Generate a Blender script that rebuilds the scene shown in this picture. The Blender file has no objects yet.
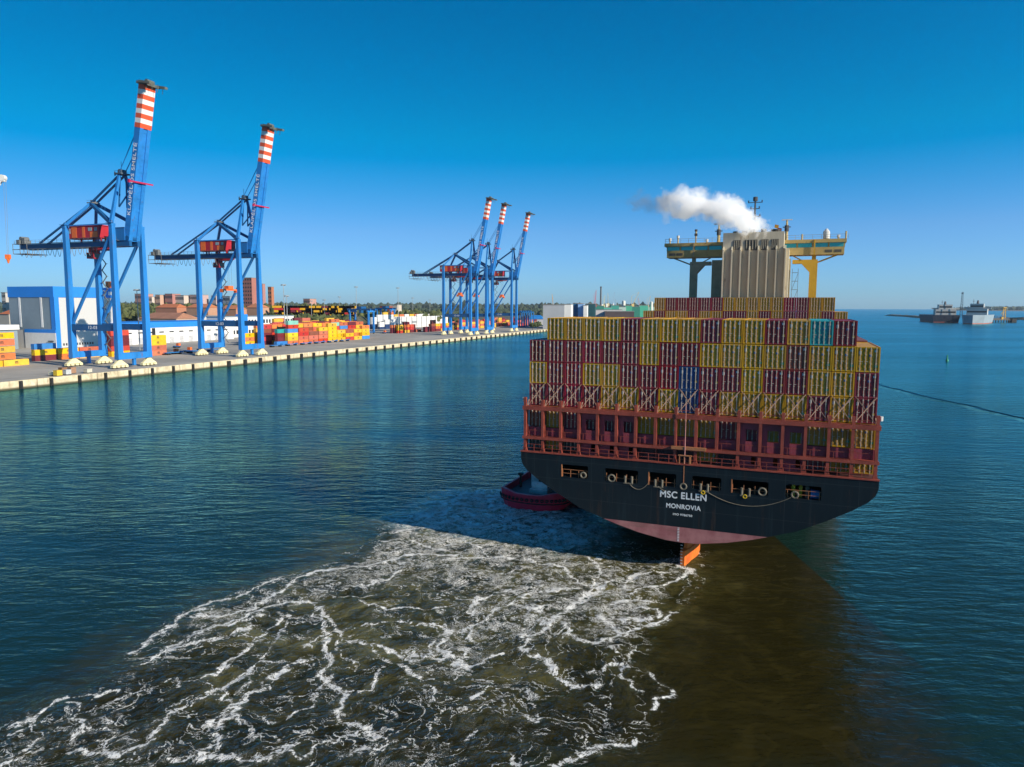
import bpy, bmesh, math, random
import numpy as np
from mathutils import Vector, Matrix, geometry
from mathutils import noise as mn
R = math.radians
random.seed(7); np.random.seed(7)
SC = bpy.context.scene
COL = SC.collection

# ------------------------------------------------------------------ camera
CAM_H, PITCH, FPX, ROLL = 33.0, 0.108725, 710.0, -0.003
cam_d = bpy.data.cameras.new('camera'); cam = bpy.data.objects.new('camera', cam_d); COL.objects.link(cam)
cam_d.lens = FPX / 1024 * 36; cam_d.sensor_width = 36; cam_d.clip_start = 0.5; cam_d.clip_end = 60000
cam.matrix_world = Matrix.Translation((0, 0, CAM_H)) @ Matrix.Rotation(math.pi/2 - PITCH, 4, 'X') @ Matrix.Rotation(-ROLL, 4, 'Z')
SC.camera = cam
# ------------------------------------------------------------------ sky and sun
SUN_AZ = Vector((math.cos(R(-34)), math.sin(R(-34)), 0)).normalized(); SUN_EL = R(24)
world = bpy.data.worlds.new('World'); SC.world = world; world.use_nodes = True
wt = world.node_tree; wt.nodes.clear()
sky = wt.nodes.new('ShaderNodeTexSky'); sky.sky_type = 'NISHITA'; sky.sun_disc = False
sky.sun_elevation = SUN_EL; sky.sun_rotation = math.atan2(SUN_AZ.x, SUN_AZ.y)
sky.air_density = 1.0; sky.dust_density = 0.35; sky.ozone_density = 2.0; sky.altitude = 0
hsv = wt.nodes.new('ShaderNodeHueSaturation'); hsv.inputs['Saturation'].default_value = 1.12
tint = wt.nodes.new('ShaderNodeMix'); tint.data_type = 'RGBA'; tint.blend_type = 'MULTIPLY'; tint.inputs[0].default_value = 1; 
gy_ = wt.nodes.new('ShaderNodeTexCoord'); sp_ = wt.nodes.new('ShaderNodeSeparateXYZ'); wt.links.new(gy_.outputs['Generated'], sp_.inputs[0])
rmp = wt.nodes.new('ShaderNodeValToRGB'); wt.links.new(sp_.outputs[2], rmp.inputs[0]); rmp.color_ramp.interpolation = 'LINEAR'
TINTS = ((0, (.52, .93, 1.76, 1)), (.10, (.58, .88, 1.42, 1)), (.22, (.22, .88, 1.22, 1)), (.40, (.0, .68, 1.12, 1)), (.55, (.45, .85, 1.1, 1)), (1.0, (.85, .95, 1.1, 1)))
rmp.color_ramp.elements[0].color = TINTS[0][1]; rmp.color_ramp.elements[1].color = TINTS[-1][1]
for pos_, c_ in TINTS[1:-1]: rmp.color_ramp.elements.new(pos_).color = c_
# the sky is paler towards the sun's side
mr_ = wt.nodes.new('ShaderNodeMapRange'); wt.links.new(sp_.outputs[0], mr_.inputs[0])
for i_, v_ in zip((1, 2, 3, 4), (-.6, .6, .84, 1.16)): mr_.inputs[i_].default_value = v_
sc_ = wt.nodes.new('ShaderNodeVectorMath'); sc_.operation = 'SCALE'; wt.links.new(rmp.outputs[0], sc_.inputs[0]); wt.links.new(mr_.outputs[0], sc_.inputs['Scale'])
wt.links.new(sc_.outputs[0], tint.inputs[7])

bgn = wt.nodes.new('ShaderNodeBackground'); bgn.inputs[1].default_value = 0.083
wo = wt.nodes.new('ShaderNodeOutputWorld')
wt.links.new(sky.outputs[0], tint.inputs[6]); wt.links.new(tint.outputs[2], hsv.inputs['Color']); wt.links.new(hsv.outputs[0], bgn.inputs[0]); wt.links.new(bgn.outputs[0], wo.inputs[0])
sd_ = bpy.data.lights.new('sun', 'SUN'); sun = bpy.data.objects.new('sun', sd_); COL.objects.link(sun)
sd_.energy = 5.0; sd_.angle = R(0.5); sd_.color = (1.0, 0.89, 0.74)
sdir = (SUN_AZ*math.cos(SUN_EL) + Vector((0, 0, math.sin(SUN_EL)))).normalized()
sun.rotation_euler = sdir.to_track_quat('Z', 'Y').to_euler()
SC.view_settings.view_transform = 'Standard'; SC.view_settings.look = 'None'
SC.view_settings.exposure = 0.28; SC.view_settings.gamma = 1.0; SC.view_settings.use_curve_mapping = False
cy_ = SC.cycles; cy_.use_denoising = True; cy_.max_bounces = 20; cy_.diffuse_bounces = 3; cy_.glossy_bounces = 3; cy_.volume_bounces = 20; cy_.volume_step_rate = 2.0
cy_.caustics_reflective = False; cy_.caustics_refractive = False; cy_.sample_clamp_indirect = 6

# ------------------------------------------------------------------ positions in the harbour
def ray(u, v):
    a0 = u-512; b0 = 383.5-v
    a = a0*math.cos(ROLL)+b0*math.sin(ROLL); b = -a0*math.sin(ROLL)+b0*math.cos(ROLL)
    return (a, FPX*math.cos(PITCH)+b*math.sin(PITCH), -FPX*math.sin(PITCH)+b*math.cos(PITCH))
def ground(u, v, z=0.0):
    d = ray(u, v); t = (z-CAM_H)/d[2]
    return (d[0]*t, d[1]*t)
def far(u, v, Y):
    d = ray(u, v); t = Y/d[1]
    return (d[0]*t, CAM_H+d[2]*t)          # x and height at distance Y
QH = R(20.34); QX, QY = math.sin(QH), math.cos(QH); QA = (-195.95, 269.75)   # quay line
def qw(t, s, z=0.0):
    return Vector((QA[0]+t*QX-s*QY, QA[1]+t*QY+s*QX, z))
def proj_u(X, Y, Z):
    z = Z-CAM_H; d = Y*math.cos(PITCH)-z*math.sin(PITCH); up = Y*math.sin(PITCH)+z*math.cos(PITCH)
    return 512+FPX*X/d*math.cos(ROLL)-FPX*up/d*math.sin(ROLL)
QZ = 3.0
def tu(u, s, z=QZ):
    lo, hi = -200, 5000
    for _ in range(50):
        m = (lo+hi)/2; w = qw(m, s)
        if proj_u(w.x, w.y, z) < u: lo = m
        else: hi = m
    return lo
TH = 0.37754; SHIP = (20.879, 84.503)                                        # ship heading and stern
CT, ST = math.cos(TH), math.sin(TH)
def sw(x, y, z=0.0):
    return Vector((SHIP[0]+x*CT+y*ST, SHIP[1]-x*ST+y*CT, z))

# ------------------------------------------------------------------ node helper
class NT:
    def __init__(s, name, bsdf=True):
        s.m = bpy.data.materials.new(name); s.m.use_nodes = True; s.t = s.m.node_tree; s.t.nodes.clear()
        s.out = s.t.nodes.new('ShaderNodeOutputMaterial')
        if bsdf:
            s.b = s.t.nodes.new('ShaderNodeBsdfPrincipled'); s.t.links.new(s.b.outputs[0], s.out.inputs[0])
    def n(s, typ, props=None, ins=None, out=0):
        nd = s.t.nodes.new('ShaderNode'+typ)
        for k, v in (props or {}).items(): setattr(nd, k, v)
        for k, v in (ins or {}).items(): s.set(nd.inputs[k], v)
        return nd.outputs[out]
    def set(s, sock, v):
        if isinstance(v, bpy.types.NodeSocket): s.t.links.new(v, sock)
        elif isinstance(v, (tuple, list)) and len(v) == 3 and sock.type == 'RGBA': sock.default_value = (*v, 1)
        else: sock.default_value = v
    def math(s, op, a, b=0.0, c=None, clamp=False):
        nd = s.t.nodes.new('ShaderNodeMath'); nd.operation = op; nd.use_clamp = clamp
        s.set(nd.inputs[0], a); s.set(nd.inputs[1], b)
        if c is not None: s.set(nd.inputs[2], c)
        return nd.outputs[0]
    def vmath(s, op, a, b=(0, 0, 0), sc=None):
        nd = s.t.nodes.new('ShaderNodeVectorMath'); nd.operation = op
        s.set(nd.inputs[0], a)
        if op != 'SCALE': s.set(nd.inputs[1], b)
        if sc is not None: s.set(nd.inputs['Scale'], sc)
        return nd.outputs['Value'] if op in ('LENGTH', 'DISTANCE', 'DOT_PRODUCT') else nd.outputs[0]
    def mix(s, f, a, b):
        nd = s.t.nodes.new('ShaderNodeMix'); nd.data_type = 'RGBA'
        s.set(nd.inputs[0], f); s.set(nd.inputs[6], a); s.set(nd.inputs[7], b); return nd.outputs[2]
    def rng(s, v, a, b, c=0.0, d=1.0, smooth=True):
        nd = s.t.nodes.new('ShaderNodeMapRange'); nd.interpolation_type = 'SMOOTHSTEP' if smooth else 'LINEAR'
        s.set(nd.inputs[0], v)
        for i, x in zip((1, 2, 3, 4), (a, b, c, d)): s.set(nd.inputs[i], x)
        return nd.outputs[0]
    def noise(s, vec, scale, detail=4, rough=0.55, out=0, dist=0.0):
        return s.n('TexNoise', None, {'Vector': vec, 'Scale': scale, 'Detail': detail, 'Roughness': rough, 'Distortion': dist}, out)
    def obj(s): return s.n('TexCoord', out=3)
    def geo(s): return s.n('NewGeometry', out=0)
    def sep(s, v, i): return s.n('SeparateXYZ', None, {0: v}, i)
    def col(s, v): s.set(s.b.inputs['Base Color'], v)
    def rough(s, v): s.set(s.b.inputs['Roughness'], v)

_P = {}
def paint(name, c, rough=0.5, metal=0.0, var=0.25, scale=0.6, rust=0.0, streak=False, each=0.0):
    """worn painted or plain surface with mottling"""
    if name in _P: return _P[name]
    t = NT(name); o = t.obj()
    v = t.vmath('MULTIPLY', o, (1, 1, 0.18)) if streak else o
    n1 = t.noise(v, scale, 5, 0.6); n2 = t.noise(v, scale*7, 3, 0.6)
    f = t.math('ADD', t.math('MULTIPLY', n1, 0.65), t.math('MULTIPLY', n2, 0.35))
    f = t.rng(f, 0.3, 0.7, 0, 1)
    dark = tuple(x*(1-var) for x in c); light = tuple(min(1, x*(1+var*0.7)) for x in c)
    cc = t.mix(f, dark, light)
    if rust:
        rf = t.rng(t.noise(v, scale*2.3, 6, 0.7), 0.62-rust*0.2, 0.72, 0, 0.8)
        cc = t.mix(rf, cc, (0.16, 0.06, 0.025))
    if each:                                              # every box has aged differently
        rd = t.n('ObjectInfo', out=5)
        hs = t.t.nodes.new('ShaderNodeHueSaturation'); t.set(hs.inputs['Color'], cc)
        t.set(hs.inputs['Value'], t.rng(rd, 0, 1, 1-each, 1+each, False)); t.set(hs.inputs['Hue'], t.rng(t.math('FRACT', t.math('MULTIPLY', rd, 7.3)), 0, 1, .5-each*.05, .5+each*.05, False)); t.set(hs.inputs['Saturation'], t.rng(t.math('FRACT', t.math('MULTIPLY', rd, 3.7)), 0, 1, 1-each*.3, 1.05, False)); cc = hs.outputs[0]
    t.col(cc); t.rough(rough); t.b.inputs['Metallic'].default_value = metal
    _P[name] = t.m; return t.m

# ------------------------------------------------------------------ mesh builder
class MB:
    def __init__(s): s.v = []; s.f = []; s.m = []
    def add(s, vs, fs, m=0):
        o = len(s.v); s.v += [tuple(p) for p in vs]; s.f += [tuple(i+o for i in f) for f in fs]; s.m += [m]*len(fs); return s
    def box(s, x0, x1, y0, y1, z0, z1, m=0):
        vs = [(x, y, z) for z in (z0, z1) for y in (y0, y1) for x in (x0, x1)]
        return s.add(vs, [(0, 2, 3, 1), (4, 5, 7, 6), (0, 1, 5, 4), (2, 6, 7, 3), (0, 4, 6, 2), (1, 3, 7, 5)], m)
    def beam(s, p, q, w, h=None, m=0, w2=None, h2=None):
        p, q = Vector(p), Vector(q); h = h or w; w2 = w2 or w; h2 = h2 or h
        d = (q-p).normalized(); ref = Vector((0, 0, 1)) if abs(d.z) < 0.85 else Vector((0, 1, 0))
        a = d.cross(ref).normalized(); b = a.cross(d).normalized()
        if abs(d.z) >= 0.85: a, b = Vector((1, 0, 0)), Vector((0, 1, 0)); 
        vs = [c + a*(i*ww/2) + b*(j*hh/2) for c, ww, hh in ((p, w, h), (q, w2, h2)) for i, j in ((-1, -1), (1, -1), (1, 1), (-1, 1))]
        return s.add(vs, [(3, 2, 1, 0), (4, 5, 6, 7), (0, 1, 5, 4), (1, 2, 6, 5), (2, 3, 7, 6), (3, 0, 4, 7)], m)
    def cyl(s, p, q, r, n=8, r2=None, m=0):
        p, q = Vector(p), Vector(q); r2 = r if r2 is None else r2
        d = (q-p).normalized(); ref = Vector((0, 0, 1)) if abs(d.z) < 0.9 else Vector((1, 0, 0))
        a = d.cross(ref).normalized(); b = d.cross(a)
        vs = [c + (a*math.cos(k*2*math.pi/n) + b*math.sin(k*2*math.pi/n))*rr for c, rr in ((p, r), (q, r2)) for k in range(n)]
        return s.add(vs, [tuple(range(n))[::-1], tuple(range(n, 2*n))] + [(k, (k+1) % n, n+(k+1) % n, n+k) for k in range(n)], m)
    def tube(s, pts, r, n=5, m=0):
        for a, b in zip(pts[:-1], pts[1:]): s.cyl(a, b, r, n, m=m)
        return s
    def prism(s, pts, z0, z1, m=0):
        n = len(pts); vs = [(x, y, z0) for x, y in pts]+[(x, y, z1) for x, y in pts]
        return s.add(vs, [tuple(range(n))[::-1], tuple(range(n, 2*n))]+[(k, (k+1) % n, n+(k+1) % n, n+k) for k in range(n)], m)
    def torus(s, c, axis, R0, r, n=14, k=6, m=0):
        c = Vector(c); d = Vector(axis).normalized(); ref = Vector((0, 0, 1)) if abs(d.z) < .9 else Vector((1, 0, 0))
        a = d.cross(ref).normalized(); b = d.cross(a); vs = []
        for i in range(n):
            t = i*2*math.pi/n; e = a*math.cos(t)+b*math.sin(t)
            for j in range(k):
                q = j*2*math.pi/k; vs.append(c+e*(R0+r*math.cos(q))+d*(r*math.sin(q)))
        fs = [(i*k+j, ((i+1) % n)*k+j, ((i+1) % n)*k+(j+1) % k, i*k+(j+1) % k) for i in range(n) for j in range(k)]
        return s.add(vs, fs, m)
    def mesh(s, name, mats):
        me = bpy.data.meshes.new(name); me.from_pydata(s.v, [], s.f)
        for m in (mats if isinstance(mats, (list, tuple)) else [mats]): me.materials.append(m)
        me.polygons.foreach_set('material_index', s.m); me.update()
        bm = bmesh.new(); bm.from_mesh(me); bmesh.ops.recalc_face_normals(bm, faces=bm.faces); bm.to_mesh(me); bm.free()
        return me
    def build(s, name, mats, parent=None, loc=None, rz=0.0):
        o = bpy.data.objects.new(name, s.mesh(name, mats)); COL.objects.link(o)
        if parent: o.parent = parent
        if loc is not None: o.location = loc
        o.rotation_euler.z = rz
        return o
def tag(o, label=None, cat=None, group=None, kind=None):
    for k, v in (('label', label), ('category', cat), ('group', group), ('kind', kind)):
        if v: o[k] = v
    return o
def empty(name, loc, rz=0.0):
    o = bpy.data.objects.new(name, None); COL.objects.link(o); o.location = loc; o.rotation_euler.z = rz; o.empty_display_size = 1; return o
def copy_tree(o, parent=None):
    c = o.copy(); COL.objects.link(c)
    if parent: c.parent = parent
    for ch in list(o.children): copy_tree(ch, c)
    return c
def text_mesh(txt, size, mat, name, parent, loc, rot, extr=0.01, bold=0.0, width=None, sy=1.0, dup=0.0):
    cu = bpy.data.curves.new(name, 'FONT'); cu.body = txt; cu.size = size; cu.extrude = extr; cu.offset = bold
    cu.align_x = 'CENTER'; cu.align_y = 'CENTER'; cu.space_character = 1.08
    tmp = bpy.data.objects.new('tmp', cu); COL.objects.link(tmp)
    dg = bpy.context.evaluated_depsgraph_get(); dg.update()
    me = bpy.data.meshes.new_from_object(tmp.evaluated_get(dg)); bpy.data.objects.remove(tmp)
    me.materials.clear(); me.materials.append(mat); me.name = name
    o = bpy.data.objects.new(name, me); COL.objects.link(o)
    xs = [v.co.x for v in me.vertices]; w = max(xs)-min(xs)
    sx = (width/w) if width else 1.0
    for v in me.vertices: v.co.x *= sx; v.co.y *= sy
    if dup:                                                # heavier strokes: the glyphs laid twice, a hair apart in depth
        b2 = MB()
        for i, (ax, ay) in enumerate(((-dup, 0), (dup, 0), (0, dup), (0, -dup))): b2.add([(v.co.x+ax, v.co.y+ay, v.co.z+.002*i) for v in me.vertices], [tuple(p.vertices) for p in me.polygons])
        o.data = b2.mesh(name, mat)
    o.parent = parent; o.location = loc; o.rotation_euler = rot
    return o
ORD = ['first', 'second', 'third', 'fourth', 'fifth', 'sixth', 'seventh', 'eighth', 'ninth', 'tenth', 'eleventh', 'twelfth', 'thirteenth', 'fourteenth', 'fifteenth', 'sixteenth', 'seventeenth', 'eighteenth', 'nineteenth', 'twentieth']

# ================================================================== WATER
STR = """
A .5|0 525 50 490 110 465 170 430 240 408 300 400 380 375 460 368
A .3|0 550 60 530 110 480
A .3|0 640 60 605 140 560
A .4|0 668 50 640 90 625
A .6|270 605 340 600 420 605 500 600 590 595 600 560
A .35|310 470 350 500 380 520 450 525 490 535 450 560 450 600
A .3|330 480 350 510 330 550 300 560
A .35|560 560 580 530 620 495 680 455 760 410 830 395 900 355 950 325 990 285 1024 265
A .35|850 310 900 270 960 215 1024 170
A .8|680 640 760 650 830 625 900 640 1024 655
A .35|840 520 850 580 845 610
A .45|830 510 880 490 940 440 980 385 1024 360
A .3|900 355 920 390 925 440 930 510
A .3|270 430 330 425 300 455
A .35|430 410 480 385 540 370 620 345 660 320 720 330 700 355
A .9|525 215 610 150 700 90 760 45 830 40
A .7|560 260 620 225 680 190 760 150 860 110 940 95 1024 70
A .5|640 215 760 180 860 165 950 135 1010 95
B 1.1|0 380 80 385 170 375 260 330 330 290 400 230 470 200 560 190 680 180 790 150 900 130 1024 140
B .6|0 350 100 320 180 300 260 260 330 235
B .9|0 440 110 415 220 370 300 345 380 330 460 330
B .4|0 500 60 490 150 450 200 420
B .35|20 645 90 590 180 525 240 460 290 405 340 385
B .4|130 660 190 600 235 570 240 540 290 485 350 440 360 420 335 380
B .3|250 668 260 640 330 600 400 560 440 545
B .25|200 540 235 550 270 575 330 570 400 545
B .4|440 340 450 380 490 430 480 480 450 510
B .6|490 450 525 500 510 560 480 610 480 650
B .8|460 350 520 400 550 450 600 480 680 490 740 505 830 540 890 555
B .5|690 500 700 540 750 570 800 580 850 600 920 640
B .3|750 590 700 620 690 660
B .35|640 330 720 345 800 350 880 355 960 345 1024 335
B .3|570 480 580 560 620 600
B .3|680 425 780 415 880 412 960 425 1024 435
B .9|640 270 700 260 780 230 810 200
B .9|760 50 860 35 930 25 1000 35
B .7|740 90 820 75 900 95 1000 120
B .5|1024 440 950 455 920 540 850 525
B .6|1024 470 980 490 990 540 930 550
C .7|0 80 80 70 160 75 240 65 320 80 420 100 500 120 560 160 590 190
C .6|100 0 140 30 200 60
C .5|300 0 400 20 480 50
C .6|0 350 60 370 140 350 200 310 280 255 350 225 450 205 550 195
C .4|150 305 125 280 130 240 180 220 280 205 380 200 480 205
C 1.4|620 160 610 210 560 250 500 285 450 325 400 370 340 380
C .7|690 155 650 200 600 240 540 260
C 1.1|370 400 365 440 420 490 480 540 540 575 600 575 660 580
C .8|490 330 520 370 560 410 620 415 690 385 720 370 690 340 650 310
C .7|750 200 740 160 770 140 830 130 950 120
C 1|720 320 800 315 870 300 880 270 800 275
C 1|1010 110 960 160 900 185 830 195 760 215
C .6|690 260 760 240 850 240 900 250
C .6|720 380 790 350 860 320 920 300 950 290
C .5|630 510 640 540 700 490 740 500 760 560 800 600 820 605
C .5|830 660 850 630 910 620 915 580 880 550 850 530
C .5|15 460 20 410 60 370
C .6|60 480 120 450 150 350
C .6|20 460 110 500 200 490 260 460
C .5|130 635 170 610 210 590
C .5|540 55 600 70 640 120 630 150
C .3|750 410 760 450 770 520
C 1.6|960 90 1000 110 1020 130
C .6|330 260 380 270 440 300 400 340
D .5|400 580 430 620 450 650
D .6|590 635 680 625 740 610 800 580
D .6|780 560 860 550 930 545 1024 520
D .4|140 300 200 275 240 260
D .3|210 200 260 205
D .3|470 410 520 410 500 350 430 330
D .3|120 520 180 480
E .4|0 240 60 220 110 200 180 150 235 90 240 60
E .45|0 350 60 320 110 290 160 260 210 210 180 200 240 200 260 190 265 155 330 110 400 75 440 65
E .5|40 350 45 400 40 440 0 460
E .8|0 490 80 480 160 490 240 495
E .35|240 495 300 465 340 440 400 405
E .7|520 0 515 50 480 110 480 170 530 190 545 215 570 250 545 280 575 320 620 350 670 370 720 410 740 435 680 440 620 460
E .25|545 215 600 215 650 200 700 160 740 110
E .3|300 230 380 225 440 205 480 180
E .2|350 330 400 285 440 260 455 225
E .3|330 440 420 470 460 440 540 400 620 375
E .25|230 290 260 330 320 325
E .3|840 130 900 160 930 200 930 240
"""
FR = {'A': (0, 600, 4), 'B': (200, 520, 4), 'C': (440, 540, 4), 'D': (440, 640, 5.12), 'E': (200, 640, 4)}
segs = []
for ln in STR.strip().splitlines():
    h, b = ln.split('|'); k, w = h.split(); x0, y0, sc = FR[k]; q = [float(a) for a in b.split()]
    P = [ground(x0+q[i]/sc, y0+q[i+1]/sc) for i in range(0, len(q), 2)]
    for _i in range(2):                                    # rounded bends
        Q_ = [P[0]]
        for a, c in zip(P[:-1], P[1:]): Q_ += [(a[0]*.75+c[0]*.25, a[1]*.75+c[1]*.25), (a[0]*.25+c[0]*.75, a[1]*.25+c[1]*.75)]
        P = Q_+[P[-1]]
    for a, c in zip(P[:-1], P[1:]): segs.append((*a, *c, 0.10+float(w)*0.24))
segs = np.array(segs)
GX0, GX1, GY0, GY1, GS = -54.0, 38.0, 42.0, 126.0, 0.2
nx, ny = int((GX1-GX0)/GS)+1, int((GY1-GY0)/GS)+1
gx, gy = np.meshgrid(np.linspace(GX0, GX1, nx), np.linspace(GY0, GY1, ny)); gx = gx.ravel(); gy = gy.ravel()
def vnoise(x, y, f, seed):
    """smooth value noise on a lattice"""
    rs = np.random.RandomState(seed); T = rs.rand(256, 256)
    X = x*f+seed*3.7; Y = y*f+seed*1.3; xi = np.floor(X).astype(int); yi = np.floor(Y).astype(int)
    fx = X-xi; fy = Y-yi; fx = fx*fx*(3-2*fx); fy = fy*fy*(3-2*fy); g = lambda a, b: T[a & 255, b & 255]
    return (g(xi, yi)*(1-fx)+g(xi+1, yi)*fx)*(1-fy)+(g(xi, yi+1)*(1-fx)+g(xi+1, yi+1)*fx)*fy
def fb(x, y, f, seed): return vnoise(x, y, f, seed)*.5+vnoise(x, y, f*2.1, seed+9)*.3+vnoise(x, y, f*4.3, seed+17)*.2-.5
wx = gx+fb(gx, gy, .28, 1)*2.4+fb(gx, gy, .8, 5)*1.3+fb(gx, gy, 2.0, 7)*.35; wy = gy+fb(gx, gy, .28, 2)*2.4+fb(gx, gy, .8, 6)*1.3+fb(gx, gy, 2.0, 8)*.35
sdn = np.full(gx.shape, 9.0); sda = np.full(gx.shape, 99.0)
for ax, ay, bx_, by_, w in segs:
    m = (np.abs(wx-(ax+bx_)/2) < abs(ax-bx_)/2+7) & (np.abs(wy-(ay+by_)/2) < abs(ay-by_)/2+7)
    X = wx[m]; Y = wy[m]; dx, dy = bx_-ax, by_-ay; L = dx*dx+dy*dy+1e-9
    t = np.clip(((X-ax)*dx+(Y-ay)*dy)/L, 0, 1); d = np.hypot(X-ax-t*dx, Y-ay-t*dy)
    sdn[m] = np.minimum(sdn[m], d/w); sda[m] = np.minimum(sda[m], d)
def poly_mask(pix, soft):
    """1 inside a traced outline on the water, soft edge"""
    P = np.array([ground(*p) for p in pix]); n = len(P)
    inside = np.zeros(gx.shape, bool); dmin = np.full(gx.shape, 1e9)
    X = gx+fb(gx, gy, .2, 11)*5; Y = gy+fb(gx, gy, .2, 12)*5
    for i in range(n):
        (ax, ay), (cx, cyy) = P[i], P[(i+1) % n]
        c = ((ay > Y) != (cyy > Y)) & (X < (cx-ax)*(Y-ay)/(cyy-ay+1e-12)+ax); inside ^= c
        dx, dy = cx-ax, cyy-ay; t = np.clip(((X-ax)*dx+(Y-ay)*dy)/(dx*dx+dy*dy), 0, 1)
        dmin = np.minimum(dmin, np.hypot(X-ax-t*dx, Y-ay-t*dy))
    s = np.where(inside, dmin, -dmin)
    return np.clip(s/soft*.5+.5, 0, 1)
wake = poly_mask([(-60, 800), (-60, 745), (30, 708), (100, 686), (140, 645), (200, 608), (290, 578), (345, 560), (385, 522), (430, 505), (480, 490), (560, 505), (640, 535), (700, 553), (697, 580), (672, 610), (650, 640), (668, 690), (655, 740), (620, 800)], 3.5)
dens1 = poly_mask([(140, 655), (175, 620), (240, 596), (300, 570), (350, 552), (385, 525), (440, 510), (520, 505), (560, 530), (600, 575), (590, 610), (540, 650), (500, 640), (440, 665), (430, 640), (470, 600), (420, 580), (330, 590), (280, 610), (230, 625), (190, 645)], 5)
dens2 = poly_mask([(620, 560), (695, 555), (690, 580), (660, 612), (640, 640), (600, 650), (590, 600)], 3)
dens3 = poly_mask([(430, 660), (560, 680), (640, 700), (655, 745), (620, 800), (420, 800), (400, 720)], 6)
dens4 = poly_mask([(-60, 790), (-60, 740), (30, 712), (110, 690), (190, 700), (200, 735), (420, 745), (420, 800)], 4)
dens5 = poly_mask([(400, 512), (430, 498), (500, 488), (570, 510), (600, 540), (540, 545), (470, 532)], 4)
wash = poly_mask([(392, 520), (425, 500), (480, 482), (540, 494), (580, 515), (600, 540), (560, 550), (520, 543), (450, 532)], 4)
dens = np.clip(wake*.16+dens1*.60+dens2*.62+dens3*.22+dens4*.30+dens5*.95, 0, 1)*wake
dots = poly_mask([(860, 590), (895, 640), (905, 700), (930, 790), (900, 790), (880, 720), (862, 680), (850, 640)], 2)*.08
brown = poly_mask([(560, 545), (700, 530), (920, 480), (880, 560), (862, 640), (900, 720), (960, 800), (-60, 800), (-60, 740), (140, 645), (290, 580), (400, 520)], 6)  # brown water body, painted stronger where the ship's reflection hides the sky
turb = np.clip(dens5*.5+poly_mask([(160, 650), (200, 615), (300, 575), (390, 520), (500, 500), (600, 545), (690, 560), (680, 590), (640, 630), (560, 640), (520, 680), (440, 670), (300, 660)], 9)*.8+np.exp(-sda/1.6)*.35*wake, 0, 1)
h = (fb(gx, gy, .35, 21)*.5+fb(gx, gy, 1.1, 22)*.22)*wake
edge = np.minimum.reduce([gx-GX0, GX1-gx, gy-GY0, GY1-gy]); h = h*np.clip(edge/4, 0, 1)
nv = nx*ny
OUT = 11600.0
ov = [(-OUT, -3000, 0), (OUT, -3000, 0), (OUT, OUT, 0), (-OUT, OUT, 0)]
i, j = np.meshgrid(np.arange(nx-1), np.arange(ny-1)); a = (j*nx+i).ravel()
quads = np.stack([a, a+1, a+nx+1, a+nx], 1)
ring = np.array([[nv, nv+1, nx-1, 0], [nv+1, nv+2, nv-1, nx-1], [nv+2, nv+3, nv-nx, nv-1], [nv+3, nv, 0, nv-nx]])
allq = np.concatenate([quads, ring]).astype(np.int32)
me = bpy.data.meshes.new('water'); me.vertices.add(nv+4); me.loops.add(allq.size); me.polygons.add(len(allq))
co = np.concatenate([np.stack([gx, gy, h], 1), np.array(ov)]).astype(np.float32)
me.vertices.foreach_set('co', co.ravel()); me.loops.foreach_set('vertex_index', allq.ravel())
me.polygons.foreach_set('loop_start', np.arange(0, allq.size, 4, dtype=np.int32)); me.polygons.foreach_set('loop_total', np.full(len(allq), 4, np.int32))
me.update(calc_edges=True); me.polygons.foreach_set('use_smooth', np.ones(len(allq), bool))
for nm, arr, de in (('strand', np.minimum(sdn, 9), 9), ('dens', np.maximum(dens, dots), 0), ('brown', brown, 0), ('turb', turb, 0), ('wake', wake, 0), ('wash', wash, 0)):
    at = me.attributes.new(nm, 'FLOAT', 'POINT'); at.data.foreach_set('value', np.concatenate([arr, np.full(4, de)]).astype(np.float32))
water = bpy.data.objects.new('water', me); COL.objects.link(water); tag(water, 'dark blue green harbour water with the churned foaming wake', kind='structure')

t = NT('harbour_water', bsdf=False); P = t.obj()
att = lambda nm: t.n('Attribute', {'attribute_name': nm}, out=2)
sd, dn, br, tb, wk = att('strand'), att('dens'), att('brown'), att('turb'), att('wake')
ws = att('wash')
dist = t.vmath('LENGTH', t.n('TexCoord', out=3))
big = t.vmath('SCALE', t.vmath('SUBTRACT', t.noise(P, .085, 3, .5, out=1), (.5, .5, .5)), sc=22)
wv = t.vmath('SCALE', t.vmath('SUBTRACT', t.noise(P, .5, 4, .6, out=1), (.5, .5, .5)), sc=3.2)
Pw = t.vmath('ADD', t.vmath('ADD', P, wv), big)
wv2 = t.vmath('SCALE', t.vmath('SUBTRACT', t.noise(P, 2.2, 4, .6, out=1), (.5, .5, .5)), sc=.9)
Pw2 = t.vmath('ADD', Pw, wv2)
Pf = t.n('Mapping', {'vector_type': 'POINT'}, {0: Pw2, 'Rotation': (0, 0, R(-28)), 'Scale': (1, 1.9, 1)})
def lace(vec, sc, wid):
    e = t.n('TexVoronoi', {'feature': 'DISTANCE_TO_EDGE', 'voronoi_dimensions': '2D'}, {'Vector': vec, 'Scale': sc})
    return t.math('SUBTRACT', 1.0, t.rng(e, 0.0, wid))
def ridge(vec, sc, w, det=3, dist=1.6):
    n_ = t.noise(vec, sc, det, .5, dist=dist)
    return t.math('SUBTRACT', 1.0, t.rng(t.math('ABSOLUTE', t.math('SUBTRACT', n_, .5)), 0.0, w))
fine = t.noise(Pw2, 4.2, 6, .75); fine2 = t.noise(P, 13.0, 4, .75); bub = t.n('TexVoronoi', {'feature': 'F1', 'voronoi_dimensions': '2D'}, {'Vector': Pw2, 'Scale': 2.6}); wmod = t.rng(t.noise(P, .7, 4, .7), .3, .7, .25, 1.5)
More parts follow.
